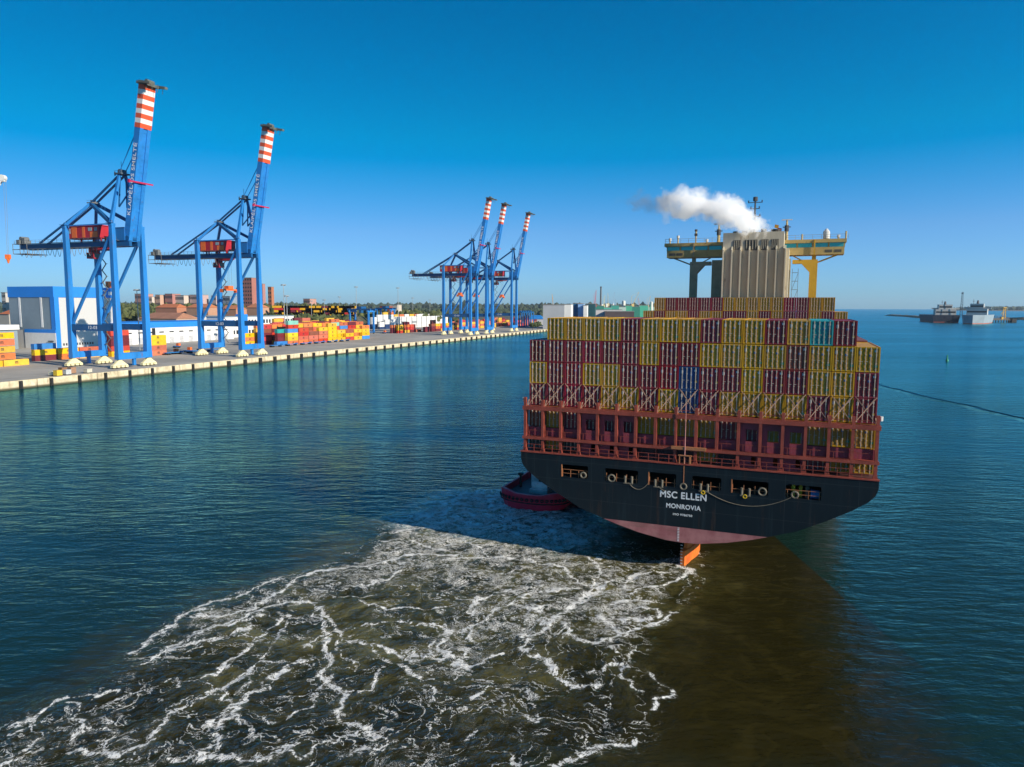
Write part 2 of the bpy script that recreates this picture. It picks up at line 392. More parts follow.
# traced strands broken up by small noise
fmix = t.math('ADD', t.math('MULTIPLY', fine, .6), t.math('MULTIPLY', fine2, .4))
sdj = t.math('ADD', t.math('DIVIDE', sd, wmod), t.math('ADD', t.math('MULTIPLY', t.math('SUBTRACT', fmix, .5), 7.0), t.math('MULTIPLY', t.math('SUBTRACT', .42, bub), 1.6)))
s1 = t.math('SUBTRACT', 1.0, t.rng(sdj, .15, 1.15))
halo = t.math('MULTIPLY', t.math('SUBTRACT', 1.0, t.rng(sd, .5, 4.5)), t.rng(t.math('ADD', t.math('MULTIPLY', fine, .6), t.math('MULTIPLY', fine2, .4)), .50, .66))
l1 = ridge(Pf, .15, t.math('MULTIPLY_ADD', dn, .050, .010)); l2 = t.math('MAXIMUM', ridge(Pf, .40, t.math('MULTIPLY_ADD', dn, .085, .012), 4, 2.2), t.math('MULTIPLY', lace(Pf, .5, t.math('MULTIPLY_ADD', dn, .10, .02)), .8)); l4 = ridge(Pf, 1.1, t.math('MULTIPLY_ADD', dn, .10, .01), 4, 1.5); l3 = lace(Pw2, 1.9, t.math('MULTIPLY_ADD', dn, .28, .02))
brk = t.rng(t.noise(P, .35, 4, .65), .42, .62)
brk2 = t.rng(t.noise(P, .9, 4, .65), .40, .62)
L = t.math('MULTIPLY', t.math('MULTIPLY', l1, t.rng(t.noise(P, .22, 3, .6), .36, .54)), t.rng(dn, .0, .20)); L = t.math('MAXIMUM', L, t.math('MULTIPLY', t.math('MULTIPLY', l2, brk2), t.rng(dn, .2, .6)))
L = t.math('MAXIMUM', L, t.math('MULTIPLY', t.math('MULTIPLY', l3, brk), t.rng(dn, .3, .75)))
L = t.math('MAXIMUM', L, t.math('MULTIPLY', t.math('MULTIPLY', l4, brk), t.rng(dn, .15, .7)))
L = t.math('MULTIPLY', L, t.rng(fine, .38, .56))
spk = t.math('MULTIPLY', t.rng(fine2, .60, .68), t.math('MULTIPLY', t.rng(dn, .15, .7), brk2))
foam = t.math('MAXIMUM', t.math('MAXIMUM', t.math('MULTIPLY', s1, t.rng(fine2, .2, .55, .45, 1)), t.math('MULTIPLY', halo, .55)), t.math('MAXIMUM', t.math('MULTIPLY', L, .85), t.math('MULTIPLY', spk, .45)))
foam = t.rng(foam, .12, .70)
deep = t.mix(br, (.009, .028, .021), (.021, .017, .0035))
silt = t.noise(t.n('Mapping', None, {0: t.vmath('ADD', P, big), 'Rotation': (0, 0, R(35)), 'Scale': (.3, 1, 1)}), .22, 6, .65, dist=1.5)
deep = t.mix(t.math('MULTIPLY', br, t.rng(silt, .45, .68)), deep, (.034, .027, .006))
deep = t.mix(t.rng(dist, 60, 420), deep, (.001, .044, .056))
clump = t.rng(t.noise(Pf, .12, 4, .6), .35, .7)
aer = t.mix(clump, (.042, .038, .008), (.22, .19, .065))
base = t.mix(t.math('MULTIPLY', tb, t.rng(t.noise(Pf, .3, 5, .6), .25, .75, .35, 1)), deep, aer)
base = t.mix(t.math('MULTIPLY', ws, t.rng(t.noise(Pw2, .55, 6, .70), .43, .58, .05, 1.0)), base, (.68, .93, .96))
base = t.mix(foam, base, (.92, .91, .86))
# wind ripples: crests run across the wind, plus the swirl of the wake
m1 = t.n('Mapping', None, {0: P, 'Rotation': (0, 0, R(24)), 'Scale': (.35, 1, 1)})
m2 = t.n('Mapping', None, {0: P, 'Rotation': (0, 0, R(-14)), 'Scale': (.45, 1, 1)})
r1 = t.noise(m1, .42, 3, .5, dist=.3); r2 = t.noise(m2, 1.15, 4, .55); r3 = t.noise(P, 3.2, 3, .6)
calm = t.rng(t.noise(t.vmath('MULTIPLY', P, (.25, 1, 1)), .012, 4, .6), .3, .7, .4, 1.35)
swirl = t.noise(Pf, .55, 6, .62)
w1 = t.math('MULTIPLY', r1, .40); w2_ = t.math('MULTIPLY', r2, .19); w3 = t.math('MULTIPLY', r3, .035)
hh = t.math('MULTIPLY', t.math('ADD', t.math('ADD', w1, w2_), w3), calm)
hh = t.math('MULTIPLY', hh, t.math('MULTIPLY_ADD', br, -.35, 1.0))
hh = t.math('ADD', hh, t.math('MULTIPLY', t.math('MULTIPLY', swirl, .55), wk))
hh = t.math('ADD', hh, t.math('MULTIPLY', foam, .05))
# the old wake line on the right: one long low ridge
(lx, ly), (mx_, my_) = ground(880, 386), ground(1024, 421)
nl = Vector((my_-ly, -(mx_-lx), 0)).normalized(); c0 = nl.dot(Vector((lx, ly, 0)))
dl = t.math('SUBTRACT', t.vmath('DOT_PRODUCT', t.vmath('ADD', P, t.vmath('SCALE', t.vmath('SUBTRACT', t.noise(P, .03, 3, .5, out=1), (.5, .5, .5)), sc=14)), tuple(nl)), c0)
on = t.rng(t.sep(P, 0), 95, 125)
rd = t.math('MULTIPLY', t.math('SUBTRACT', 1.0, t.rng(t.math('ABSOLUTE', dl), 0, 3.0)), t.math('MULTIPLY', on, -.9))
hh = t.math('ADD', hh, rd)
bmp = t.n('Bump', None, {'Strength': 1.0, 'Distance': 1.0, 'Height': hh})
dif = t.n('BsdfDiffuse', None, {'Color': base, 'Normal': bmp})
gls = t.n('BsdfAnisotropic', None, {'Color': (.38, .89, .95), 'Roughness': t.math('ADD', t.math('MULTIPLY', foam, .5), t.rng(dist, 80, 700, .06, .20)), 'Normal': bmp})
fr = t.math('MULTIPLY', t.n('Fresnel', None, {'IOR': 1.33, 'Normal': bmp}), t.math('MULTIPLY', t.math('MULTIPLY', t.rng(dist, 60, 500, .80, .84), t.math('MULTIPLY_ADD', wk, -.35, 1.0)), t.math('MULTIPLY_ADD', foam, -.9, 1.0)))
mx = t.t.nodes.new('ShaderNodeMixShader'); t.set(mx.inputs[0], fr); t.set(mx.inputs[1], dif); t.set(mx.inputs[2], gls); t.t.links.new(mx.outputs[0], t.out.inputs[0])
me.materials.append(t.m)

# ================================================================== SHIP
YEL, MAR, CRI, BLU, TEA, DGR, BRN = (.56, .30, .012), (.25, .022, .034), (.36, .014, .035), (.015, .06, .20), (.03, .34, .36), (.02, .06, .055), (.24, .055, .03)
CC = {'Y': ('yellow', YEL), 'M': ('maroon', MAR), 'C': ('crimson', CRI), 'B': ('dark blue', BLU), 'T': ('teal', TEA), 'G': ('dark green', DGR), 'R': ('rust red', BRN)}
HW, HL, HH = 1.195, 12.19, 2.82
steel = paint('galvanised_steel', (.55, .48, .38), .5, 0, .25, 3)
rubberm = paint('door_gasket', (.012, .012, .012), .8)
pm_w = paint('placard_white', (.75, .75, .75), .5); pm_g = paint('placard_green', (.02, .40, .22), .5); pm_b = paint('placard_blue', (.08, .25, .6), .5); pm_o = paint('placard_amber', (.75, .38, .02), .5)
def make_container(k):
    nm, c = CC[k]
    pt = paint('container_'+nm.replace(' ', '_'), c, .5, 0, .28, .55, rust=.35, streak=True, each=.15)
    ptd = paint('door_'+nm.replace(' ', '_'), tuple(x*.88 for x in c), .5, 0, .3, 1.1, rust=.4, streak=True, each=.15)
    b = MB(); b.box(-HW+.04, HW-.04, .14, HL-.05, .05, HH-.06)
    for i in range(40):                                     # side corrugation
        y = .4+i*.29
        for sx in (-1, 1): b.box(sx*(HW-.04) if sx > 0 else -HW+.002, HW-.002 if sx > 0 else -HW+.04, y, y+.15, .18, HH-.16)
    root = b.build('shipping_container', pt)
    f = MB()
    for sx in (-1, 1):
        for y in (0, HL-.14): f.box(sx*HW-.07+(-.07*sx), sx*HW+.07-.07*sx, y, y+.14, 0, HH)
        for z in (0, HH-.12): f.box(sx*HW-.05-.055*sx, sx*HW+.05-.055*sx, .14, HL-.14, z, z+.12)
    for y in (0.0, HL-.12):
        f.box(-HW+.14, HW-.14, y+.01, y+.12, .003, .16); f.box(-HW+.14, HW-.14, y+.01, y+.12, HH-.15, HH-.003)
    f.build('corner_frame', pt, root)
    for sx in (-1, 1):
        d = MB(); x0, x1 = (-HW+.15, -.02) if sx < 0 else (.02, HW-.15)
        d.box(x0, x1, .085, .135, .17, HH-.16)
        for i in range(5): d.box(x0+.06, x1-.06, .065, .085, .32+i*.5, .5+i*.5)
        do = d.build('door', ptd, root)
        for xx in (x0+.24, x1-.24):
            lb = MB(); lb.box(xx-.036, xx+.036, -.005, .045, .06, HH-.05)
            for z in (.25, .9, 1.9, 2.55): lb.box(xx-.075, xx+.075, .0, .07, z, z+.09)
            lb.box(xx-.03, xx+.26 if sx < 0 else xx+.03, .005, .035, 1.15, 1.20)
            lb.build('locking_bar', steel, do)
    pl = [(-.95, -.72, 2.0, 2.35, pm_w), (.62, .88, 2.25, 2.5, pm_w), (.1, .34, 1.75, 2.0, pm_b)]
    pl.append((.66, .98, .55, .80, pm_g) if k == 'Y' else (.7, .98, .9, 1.15, pm_o))
    for x0, x1, z0, z1, pm in pl:
        g = MB(); g.box(x0, x1, .050, .062, z0, z1); g.build('placard', pm, root)
    return root
proto = {}
def put_container(k, loc, rz, label, group, simple=False):
    key = (k, simple)
    if key not in proto:
        r = make_container(k)
        if simple:
            for ch in list(r.children_recursive):
                if ch.name.startswith('placard'): bpy.data.objects.remove(ch)
            for ch in [c for c in r.children if c.name.startswith('door')]:
                pass
        proto[key] = r; o = r
    else: o = copy_tree(proto[key])
    o.location = loc; o.rotation_euler.z = rz; tag(o, label, 'container', group); return o

PW = 2.4433
TIER = {'T5': (28.65, 'topmost tier'), 'T4': (25.75, 'second highest tier'), 'T3': (22.86, 'third highest tier'), 'T2': (19.97, 'X braced tier'), 'T1': (17.07, 'walkway tier'), 'T0': (14.17, 'lowest tier')}
ROWS = {'T5': '.YYYYMYYYMYYMYTM.', 'T4': 'MMMCMMYMMYYYYRYYY', 'T3': 'YMCYYMMCBMMYMMYYM', 'T2': 'MMCMYYMYBMYYYYMYM', 'T1': 'RYMMMMYYYYMMYYYYY', 'T0': 'GYG......Y....MYY'}
for tn, row in ROWS.items():
    z, tl = TIER[tn]
    for i, k in enumerate(row):
        if k == '.': continue
        x = (i-8)*PW
        p = sw(x, 2.0, z)
        side = f'{ORD[i]} column from left' if i < 9 else (f'{ORD[16-i]} column from right' if i < 16 else 'rightmost column')
        put_container(k, p, -TH, f'{CC[k][0]} container, {tl} of stern stack, {side}', 'containers stacked at the stern of the ship')
REAR = [('.YMMMMMYYYYYCMYY.', 32.12, 'upper tier'), ('YMYYMYYMMYMYMMYMY', 29.22, 'lower tier')]
for row, z, tl in REAR:
    for i, k in enumerate(row):
        if k == '.': continue
        p = sw((i-8)*PW+.9, 73, z)
        side = f'{ORD[i]} column from left' if i < 9 else (f'{ORD[16-i]} column from right' if i < 16 else 'rightmost column')
        put_container(k, p, -TH, f'{CC[k][0]} container, {tl} of funnel stack, {side}', 'containers stacked just astern of the funnel', simple=True)

# the cargo behind the stern stack that the photograph hides
ks = 'YMCRB'; b = MB()
for y0, nt in [(17.6, 5), (32.1, 5), (46.6, 5), (59.9, 5), (73.05, 5)]+[(112+14.5*q, 5) for q in range(6)]:
    for i in range(17):
        for j in range(nt):
            x = (i-8)*PW+(.9 if y0 == 73.05 else 0); z = 14.17+j*2.9+(.55 if y0 == 73.05 else 0)
            b.box(x-HW, x+HW, y0, y0+HL, z, z+2.84, random.choice((0, 0, 0, 1, 1, 1, 2, 3, 4)))
o = b.build('container_blocks', [paint('container_'+CC[k][0].replace(' ', '_'), CC[k][1]) for k in ks], None, (SHIP[0], SHIP[1], 0), -TH)
tag(o, 'container bays standing forward of the stern stack on the big ship', kind='stuff')

ship = empty('container_ship', (SHIP[0], SHIP[1], 0), -TH)
tag(ship, 'huge black hulled container ship seen from astern with its red lashing bridge', 'container ship')
# hull paint: black topsides, faded pink antifouling below, rain streaks
t = NT('hull_paint'); P = t.obj(); z = t.sep(P, 2)
stk = t.noise(t.vmath('MULTIPLY', P, (1, 1, .06)), 1.3, 5, .65); blo = t.noise(P, .5, 5, .6)
blk = t.mix(t.rng(stk, .5, .8), (.004, .010, .015), (.014, .028, .036))
blk = t.mix(t.rng(t.noise(t.vmath('MULTIPLY', P, (1, 1, .1)), 2.6, 5, .7), .64, .76, 0, .35), blk, (.10, .10, .09))
pk = t.mix(t.rng(blo, .3, .7), (.30, .095, .10), (.46, .20, .19))
seam = t.math('LESS_THAN', t.math('ABSOLUTE', t.math('SUBTRACT', t.math('FRACT', t.math('MULTIPLY', z, .42)), .5)), .012)
vs_ = t.math('LESS_THAN', t.math('ABSOLUTE', t.math('SUBTRACT', t.math('FRACT', t.math('MULTIPLY', t.sep(P, 0), .13)), .5)), .004)
blk = t.mix(t.math('MULTIPLY', t.math('MAXIMUM', seam, vs_), .5), blk, (.035, .045, .05))
rst = t.rng(t.noise(t.vmath('MULTIPLY', P, (1, 1, .09)), .9, 6, .75), 0.56, .70, 0, .6); blk = t.mix(rst, blk, (.055, .030, .018))
pk = t.mix(t.rng(t.noise(t.vmath('MULTIPLY', P, (.25, 1, 1.6)), .8, 6, .7), .5, .7, 0, .7), pk, (.16, .12, .09))
t.col(t.mix(t.math('GREATER_THAN', z, 6.12), pk, blk)); t.rough(.5); t.b.inputs['Specular IOR Level'].default_value = .3
HULL = t.m
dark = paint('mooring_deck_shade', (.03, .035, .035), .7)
redm = paint('red_oxide_steel', (.30, .058, .036), .55, 0, .3, .8, rust=.3)
plate = paint('maroon_plate', (.26, .045, .065), .55, 0, .3, .5, rust=.2)
half = [(0, 4.2), (2, 4.3), (5.4, 4.88), (8, 5.55), (9.7, 6.08), (13, 7.2), (16, 8.75), (18.5, 10.2), (20.2, 11.4), (20.9, 12.2), (21.15, 13.0), (21.15, 13.9)]
full = [(0, -9), (4, -9), (8, -9), (12, -8.8), (15.5, -8.3), (18.5, -7), (20.2, -5), (21.15, -2), (21.15, 3), (21.15, 7), (21.15, 11), (21.15, 13.9)]
stns = [(0, 0, 1), (3, .015, 1), (8, .05, 1), (15, .12, 1), (25, .25, 1), (40, .5, 1), (60, .85, 1), (80, 1, 1), (215, 1, 1), (245, 1, .86), (270, 1, .6), (288, 1, .3), (300, 1, .03)]
h_ = MB(); rings = []
for y, b, wsc in stns:
    pts = [(hx*(1-b)+fx_*b, hz*(1-b)+fz*b) for (hx, hz), (fx_, fz) in zip(half, full)]
    loop = [(-x*wsc, y + (max(0, zz)*.6 if y > 250 else 0), zz) for x, zz in pts[::-1]] + [(x*wsc, y + (max(0, zz)*.6 if y > 250 else 0), zz) for x, zz in pts[1:]]
    rings.append(loop)
n = len(rings[0]); vs = [p for r in rings for p in r]; fs = []
for i in range(len(rings)-1):
    for j in range(n-1): fs.append((i*n+j, i*n+j+1, (i+1)*n+j+1, (i+1)*n+j))
h_.add(vs, fs)
hull = h_.build('hull', HULL, ship)
for p in hull.data.polygons: p.use_smooth = False
# transom plate with its mooring openings
outl = [(x, zz) for x, zz in [(-a, b) for a, b in half[::-1]] + half[1:]]
OPN = [(-15.6, -11.97), (-9.78, -5.54), (-4.33, -.88), (.99, 4.42), (5.52, 9.71), (11.6, 15.39)]
OZ0, OZ1 = 11.05, 12.68
loops = [[Vector((x, 0, z)) for x, z in outl]]
for x0, x1 in OPN: loops.append([Vector((x0+.15, 0, OZ0)), Vector((x0, 0, OZ0+.15)), Vector((x0, 0, OZ1-.15)), Vector((x0+.15, 0, OZ1)), Vector((x1-.15, 0, OZ1)), Vector((x1, 0, OZ1-.15)), Vector((x1, 0, OZ0+.15)), Vector((x1-.15, 0, OZ0))])
flat = [p for l in loops for p in l]; tris = geometry.tessellate_polygon(loops)
tr = MB(); tr.add([(p.x, -.02, p.z) for p in flat], tris)
o0 = 0
for l in loops[1:]:
    base = len(tr.v); k = len(l)
    tr.v += [(p.x, -.02, p.z) for p in l]+[(p.x, .45, p.z) for p in l]
    for i in range(k): tr.f.append((base+i, base+(i+1) % k, base+k+(i+1) % k, base+k+i)); tr.m.append(0)
tro = tr.build('transom', HULL, ship)
for i_, (x0, x1) in enumerate(OPN):                                  # rim round each opening
    r_ = MB(); r_.box(x0-.1, x1+.1, -.03, .0, OZ0-.12, OZ0-.001); r_.box(x0-.1, x1+.1, -.03, .0, OZ1+.001, OZ1+.1)
    r_.box(x0-.1, x0-.001, -.03, .0, OZ0, OZ1); r_.box(x1+.001, x1+.1, -.03, .0, OZ0, OZ1); r_.build('opening_rim', HULL, ship)
md = MB(); md.add([(-20, .46, 11.0), (20, .46, 11.0), (20, 7, 11.0), (-20, 7, 11.0), (-20, .46, 13.2), (20, .46, 13.2), (20, 7, 13.2), (-20, 7, 13.2)], [(0, 1, 2, 3), (4, 7, 6, 5), (3, 2, 6, 7), (0, 3, 7, 4), (1, 5, 6, 2)])
for x in (-10.9, -5, 0, 5, 10.6): md.box(x-.12, x+.12, 2, 2.3, 11.01, 13.19)
md.build('mooring_deck', dark, ship)
whitem = paint('weathered_white', (.62, .62, .58), .5, 0, .2, 2); yelm = paint('hazard_yellow', (.62, .42, .02), .5); bluem = paint('winch_blue', (.02, .16, .42), .5); creamm = paint('fairlead_cream', (.17, .15, .11), .6, 0, .3, 2, rust=.4)
for x, z in ((-8.9, 11.45), (9.05, 11.5)):
    b = MB(); b.torus((x, -.02, z), (0, 1, 0), .42, .11, 16, 8); b.build('fairlead_ring', creamm, ship)
b = MB(); b.torus((-12.6, -.02, 11.5), (0, 1, 0), .34, .11, 12, 6); b.build('fairlead_ring', creamm, ship)
b = MB(); b.torus((12.6, -.02, 11.5), (0, 1, 0), .36, .11, 12, 6); b.build('fairlead_ring', creamm, ship)
for x, z in ((-6.75, 11.35), (-3.0, 11.25), (2.45, 11.25), (7.2, 11.2)):
    b = MB()
    for dx in (-.42, .42): b.cyl((x+dx, .02, z-.3), (x+dx, .02, z+.55), .15, 10)
    b.box(x-.6, x+.6, -.14, 0, z-.42, z-.3); b.build('roller_fairlead', creamm, ship)
for x, z in ((2.35, 10.75), (7.15, 10.75)):
    b = MB(); b.torus((x, -.1, z), (0, 1, 0), .2, .08, 10, 6); b.build('tow_hook', yelm, ship)
orn = paint('orange_rail', (.42, .17, .07), .55)
for oi, (x0, x1) in enumerate(OPN):
    b = MB()
    for zz in (OZ0+.45, OZ0+.95)[: 2 if oi in (0, 5) else 1]: b.box(x0, x1, .1, .15, zz, zz+.05)
    for q in range(4): xx = x0+.2+q*(x1-x0-.4)/3; b.box(xx-.03, xx+.03, .1, .16, OZ0, OZ0+1.0)
    if oi in (0, 2, 4): b.box(x0+.05, x0+.16, -.05, .1, OZ0, OZ1)
    b.build('safety_rail', orn, ship)
for x, m, rr in ((12.4, yelm, .3), (13.2, yelm, .28), (13.9, creamm, .3)):
    b = MB(); b.cyl((x, 1.2, 11.01), (x, 1.2, 12.1), rr*.7, 10); b.cyl((x, 1.2, 12.1), (x, 1.2, 12.45), rr, 10, rr*.4); b.build('deck_machinery', m, ship)
b = MB(); b.cyl((14.4, .9, 11.55), (15.2, .9, 11.55), .5, 14); b.cyl((14.3, .9, 11.55), (14.4, .9, 11.55), .62, 14); b.build('winch_drum', bluem, ship)
ropem = paint('mooring_rope', (.20, .17, .12), .9)
def rope(x0, z0, x1, z1, sag):
    pts = [(x0+(x1-x0)*k/14, -.08, z0+(z1-z0)*k/14-4*sag*(k/14)*(1-k/14)) for k in range(15)]
    b = MB(); b.tube(pts, .045); b.build('mooring_rope', ropem, ship)
rope(-6.7, 11.1, -4.3, 11.2, .8); rope(2.6, 11.0, 12.2, 11.15, 1.45); rope(-3.0, 11.0, -2.2, 10.5, .1)
# name and port of registry
wh = paint('name_white', (.72, .74, .74), .5, 0, .12, 3)
text_mesh('MSC ELLEN', 1.15, wh, 'lettering', ship, (0, -.040, 10.05), (R(90), 0, 0), .005, 0, 5.5, 1.0, .035)
text_mesh('MONROVIA', .8, wh, 'lettering', ship, (.05, -.045, 8.68), (R(90), 0, 0), .005, 0, 4.1, 1.0, .025)
text_mesh('IMO 9786750', .36, wh, 'lettering', ship, (0, -.045, 7.68), (R(90), 0, 0), .005, 0, 2.3, 1.0, .012)
b = MB()
for k in range(9): b.box(-.55+.0, -.32, -.05, -.025, 4.35+k*.2, 4.43+k*.2)
b.build('draft_marks', wh, ship)
# rudder turned a little, white ladder marks on its face
rud = MB(); P0 = [(-.28, 0), (-.55, 3), (-.45, 5.2), (0, 7.2), (.45, 5.2), (.55, 3), (.28, 0)]
rud.prism([(x, y) for x, y in P0], -7, 1.9); rud.prism([(x*.8, y*.7+1.2) for x, y in P0], 1.9, 6.5)
t = NT('rudder_paint'); P = t.obj(); t.col(t.mix(t.rng(t.noise(P, .8, 5, .65), .35, .7), (.85, .20, .02), (.6, .09, .015))); t.rough(.55)
ro = rud.build('rudder', t.m, ship, (-.35, 3.6, 0), R(-11))
b = MB()
for k in range(14): b.box(-.24, .0, -.06, -.002, -.6+k*.4, -.5+k*.4)
b.build('draft_marks', wh, ro)
# poop deck and lashing bridge
b = MB(); b.box(-21.1, 21.1, .02, 214, 13.902, 13.98); b.build('deck', paint('deck_paint', (.13, .05, .045), .7), ship)
b = MB(); b.box(-21.2, 21.2, -.12, .25, 13.90, 14.06); b.build('deck_edge', redm, ship)
hc = MB()
for q in range(13):
    if q in (5,): continue
    y0 = 17+q*14.5
    hc.box(-20.6, 20.6, y0, y0+13.2, 13.99, 15.4)
hc.build('hatch_covers', plate, ship)
L0, L1 = .55, 1.45
for i in range(18):
    x = (i-8.5)*PW; x = max(-21.0, min(21.0, x))
    zb = 13.99
    if i in (7, 10): zb = 15.7
    b = MB(); b.box(x-.17, x+.17, L0-.15, L0+.15, zb, 20.85 if 0 < i < 17 else 21.1); b.box(x-.10, x+.10, L1-.1, L1+.1, 13.99, 20.0)
    if zb < 14: b.add([(x-.3, L0-.16, 13.99), (x+.3, L0-.16, 13.99), (x, L0-.16, 15.0), (x-.3, L0+.16, 13.99), (x+.3, L0+.16, 13.99), (x, L0+.16, 15.0)], [(0, 1, 2), (3, 5, 4), (0, 2, 5, 3), (1, 4, 5, 2)])
    b.build('lashing_post', redm, ship)
b = MB(); b.box(-21.1, 21.1, L0-.18, L0-.151, 19.45, 19.95); b.box(-21.1, 21.1, L0-.15, L1+.1, 19.80, 19.93)
b.build('lashing_walkway', redm, ship)
b = MB(); b.box(-21.1, 21.1, L0-.2, L1+.1, 15.72, 15.90); b.box(-21.1, 21.1, L0-.24, L0-.201, 15.6, 15.98); b.build('lower_walkway', redm, ship)
rl = MB()
for i in range(17):
    x0 = (i-8.5)*PW+.2; x1 = x0+PW-.4
    rl.box(x0, x1, L0-.02, L0+.03, 20.45, 20.51); rl.box(x0+.5, x0+.57, L0-.02, L0+.03, 19.96, 20.5)
    rl.box(x0, x1, L0-.02, L0+.03, 16.75, 16.80)
    rl.box(x0+.35, x0+.41, L0-.02, L0+.03, 15.91, 16.8)
rl.build('walkway_rail', redm, ship)
rl = MB()
for i in range(34):
    x = -20.6+i*1.25; rl.box(x-.035, x+.035, .05, .10, 14.06, 15.0)
for zz in (14.5, 14.98): rl.box(-21, 21, .05, .10, zz, zz+.045)
rl.build('deck_railing', redm, ship)
cm = MB(); cm.box(-20.8, 20.8, 1.62, 1.75, 15.75, 17.05); cm.build('hatch_coaming', plate, ship)
for i in (3, 4, 5, 11, 12, 13):                                      # plated bays with a slot each
    x0 = (i-8.5)*PW+.17; x1 = x0+PW-.34; a, c = x0+.62, x1-.22
    b = MB(); y0, y1 = L1-.35, L1-.30
    b.box(x0, x1, y0, y1, 18.55, 19.8); b.box(x0, a, y0, y1, 17.15, 18.55); b.box(c, x1, y0, y1, 17.15, 18.55); b.box(x0, x1, y0, y1, 15.9, 17.15)
    d0, d1 = x1-.75, x1-.25
    b.box(x0, d0, y0, y1, 13.99, 15.72); b.box(d1, x1, y0, y1, 13.99, 15.72); b.box(d0, d1, y0, y1, 15.35, 15.72); b.box(d0, d1, y0, y1, 13.99, 14.45)
    b.build('bridge_plate', plate, ship)
for i in (6, 7, 8, 10):  # added dark plates and bars, painting the shade of the void between bays
    x0 = (i-8.5)*PW+.17; x1 = x0+PW-.34
    b = MB(); b.box(x0, x1, 1.6, 1.7, 13.99, 15.72); b.box(x0+.4, x0+.6, 1.4, 1.6, 14, 15.7); b.box(x0, x1, 1.45, 1.6, 14.7, 14.85)
    b.build('void_shade_plate', paint('void_shade_maroon', (.05, .018, .022), .6), ship)
rodm = paint('lashing_rod', (.42, .26, .18), .5)
for i in range(17):
    x = (i-8)*PW; b = MB()
    for s_ in (-1, 1):
        b.beam((x-s_*1.1, 1.35, 20.0), (x+s_*1.1, 1.93, 22.95), .06, m=0)
        b.beam((x-s_*1.1, 1.30, 20.0), (x+s_*.85, 1.90, 20.2+2.55), .04, m=0)
        b.beam((x-s_*1.18, 1.2, 19.95), (x-s_*1.05, 1.5, 20.7), .12)
    b.build('lashing_rods', rodm, ship)
for sx in (-1, 1):
    b = MB(); b.cyl((sx*21.05, .8, 20.5), (sx*21.05, .8, 21.0), .22, 8); b.build('deck_light', whitem, ship)
b = MB(); b.cyl((.05, .05, 14.0), (.05, .05, 21.4), .07, 6, .04); b.build('flagstaff', paint('flagstaff_pink', (.5, .22, .2), .5), ship)
b = MB(); b.box(-1.6, 2.5, .05, .5, 15.75, 16.1); b.box(-.6, -.5, -.1, 0, 14.06, 15.1); b.box(.6, .8, -.1, .1, 14.06, 15.1); b.box(-.7, .9, -.1, .1, 15.0, 15.12); b.box(-.03, .07, -.06, -.01, 11.6, 14.9)
b.build('stern_light_bracket', orn, ship)
b = MB(); b.torus((0, -.02, 11.25), (0, 1, 0), .36, .1, 14, 6); b.build('panama_lead', creamm, ship)

# funnel
buff = paint('buff_paint', (.60, .53, .38), .55, 0, .14, .35, rust=.12, streak=True)
buffd = paint('louvre_dark', (.10, .09, .07), .6)
FY = 88
b = MB(); b.box(-4.6, 9.9, FY, FY+9, 15, 46.2); b.box(-4.6, 8.7, FY+.02, FY+9, 46.2, 50.0)
funnel = b.build('funnel', buff, ship)
for k in range(8):
    x = -4.4+k*1.93; b = MB(); b.box(x-.14, x+.14, FY-1.0, FY-.001, 30, 46.0 if k else 45.9)
    b.add([(x-.14, FY-1.0, 46.0), (x+.14, FY-1.0, 46.0), (x-.14, FY, 46.0), (x+.14, FY, 46.0), (x-.14, FY, 46.9), (x+.14, FY, 46.9)], [(0, 1, 5, 4), (0, 4, 2), (1, 3, 5)])
    b.build('cooling_fin', buff, funnel)
for x0, x1 in ((-2.2, -.6), (.3, 3.0), (3.8, 5.4), (6.0, 7.6)):
    b = MB(); b.box(x0, x1, FY-.06, FY+.015, 45.9 if x0 > 0 else 46.1, 48.3)
    b.build('louvre', buffd, funnel)
    b2 = MB(); 
    for q in range(4): xx = x0+(q+.5)*(x1-x0)/4; b2.box(xx-.05, xx+.05, FY-.14, FY-.061, 46.1, 48.2)
    b2.build('louvre_bar', buff, funnel)
for x, z in ((-2, 50.5), (0, 50.6), (1.6, 50.8), (4.2, 50.9), (6.8, 50.7)):
    b = MB(); b.cyl((x, FY+2.5, 49.9), (x, FY+2.5, z), .65 if x < 6 else 1.1, 14); b.build('exhaust_pipe', paint('soot', (.03, .025, .02), .7), funnel)
# bridge with its wings
BY = 97
wing = paint('bridge_paint', (.50, .36, .13), .55, 0, .15, .4, rust=.1)
wingw = paint('wing_buff', (.42, .34, .20), .55, 0, .2, .5, rust=.15)
yfr = paint('sunlit_yellow_frame', (.58, .33, .02), .5, 0, .12, .5)  # sunlight painted in: brighter yellow copy for the right leg and brace
gl = NT('bridge_glass'); gl.col((.06, .42, .40)); gl.rough(.12); gl.b.inputs['Metallic'].default_value = .3
b = MB(); b.box(-7.9, 10.2, BY, BY+12, 15, 44.4); house = b.build('accommodation_block', wingw, ship)
b = MB(); b.box(-19.0, 21.7, BY, BY+5, 45.2, 46.9); b.box(-19.6, 22.1, BY-.3, BY+5.3, 47.95, 48.75)
b.box(-19.1, 21.8, BY+.25, BY+4.8, 46.9, 47.95)
brg = b.build('bridge_wing', wing, ship)
for k in range(12):
    x0 = -18.9+k*3.4
    if -5.5 < x0+1 < 9: continue
    b = MB(); b.box(x0, x0+3.0, BY+.16, BY+.24, 46.95, 47.9); b.build('bridge_window', gl.m, brg)
b = MB()
for x0 in (-18.4, -16.6, 17.6, 19.6): b.box(x0, x0+1.5, BY-.05, BY-.003, 45.7, 46.3)
b.build('wing_vent', buffd, brg)
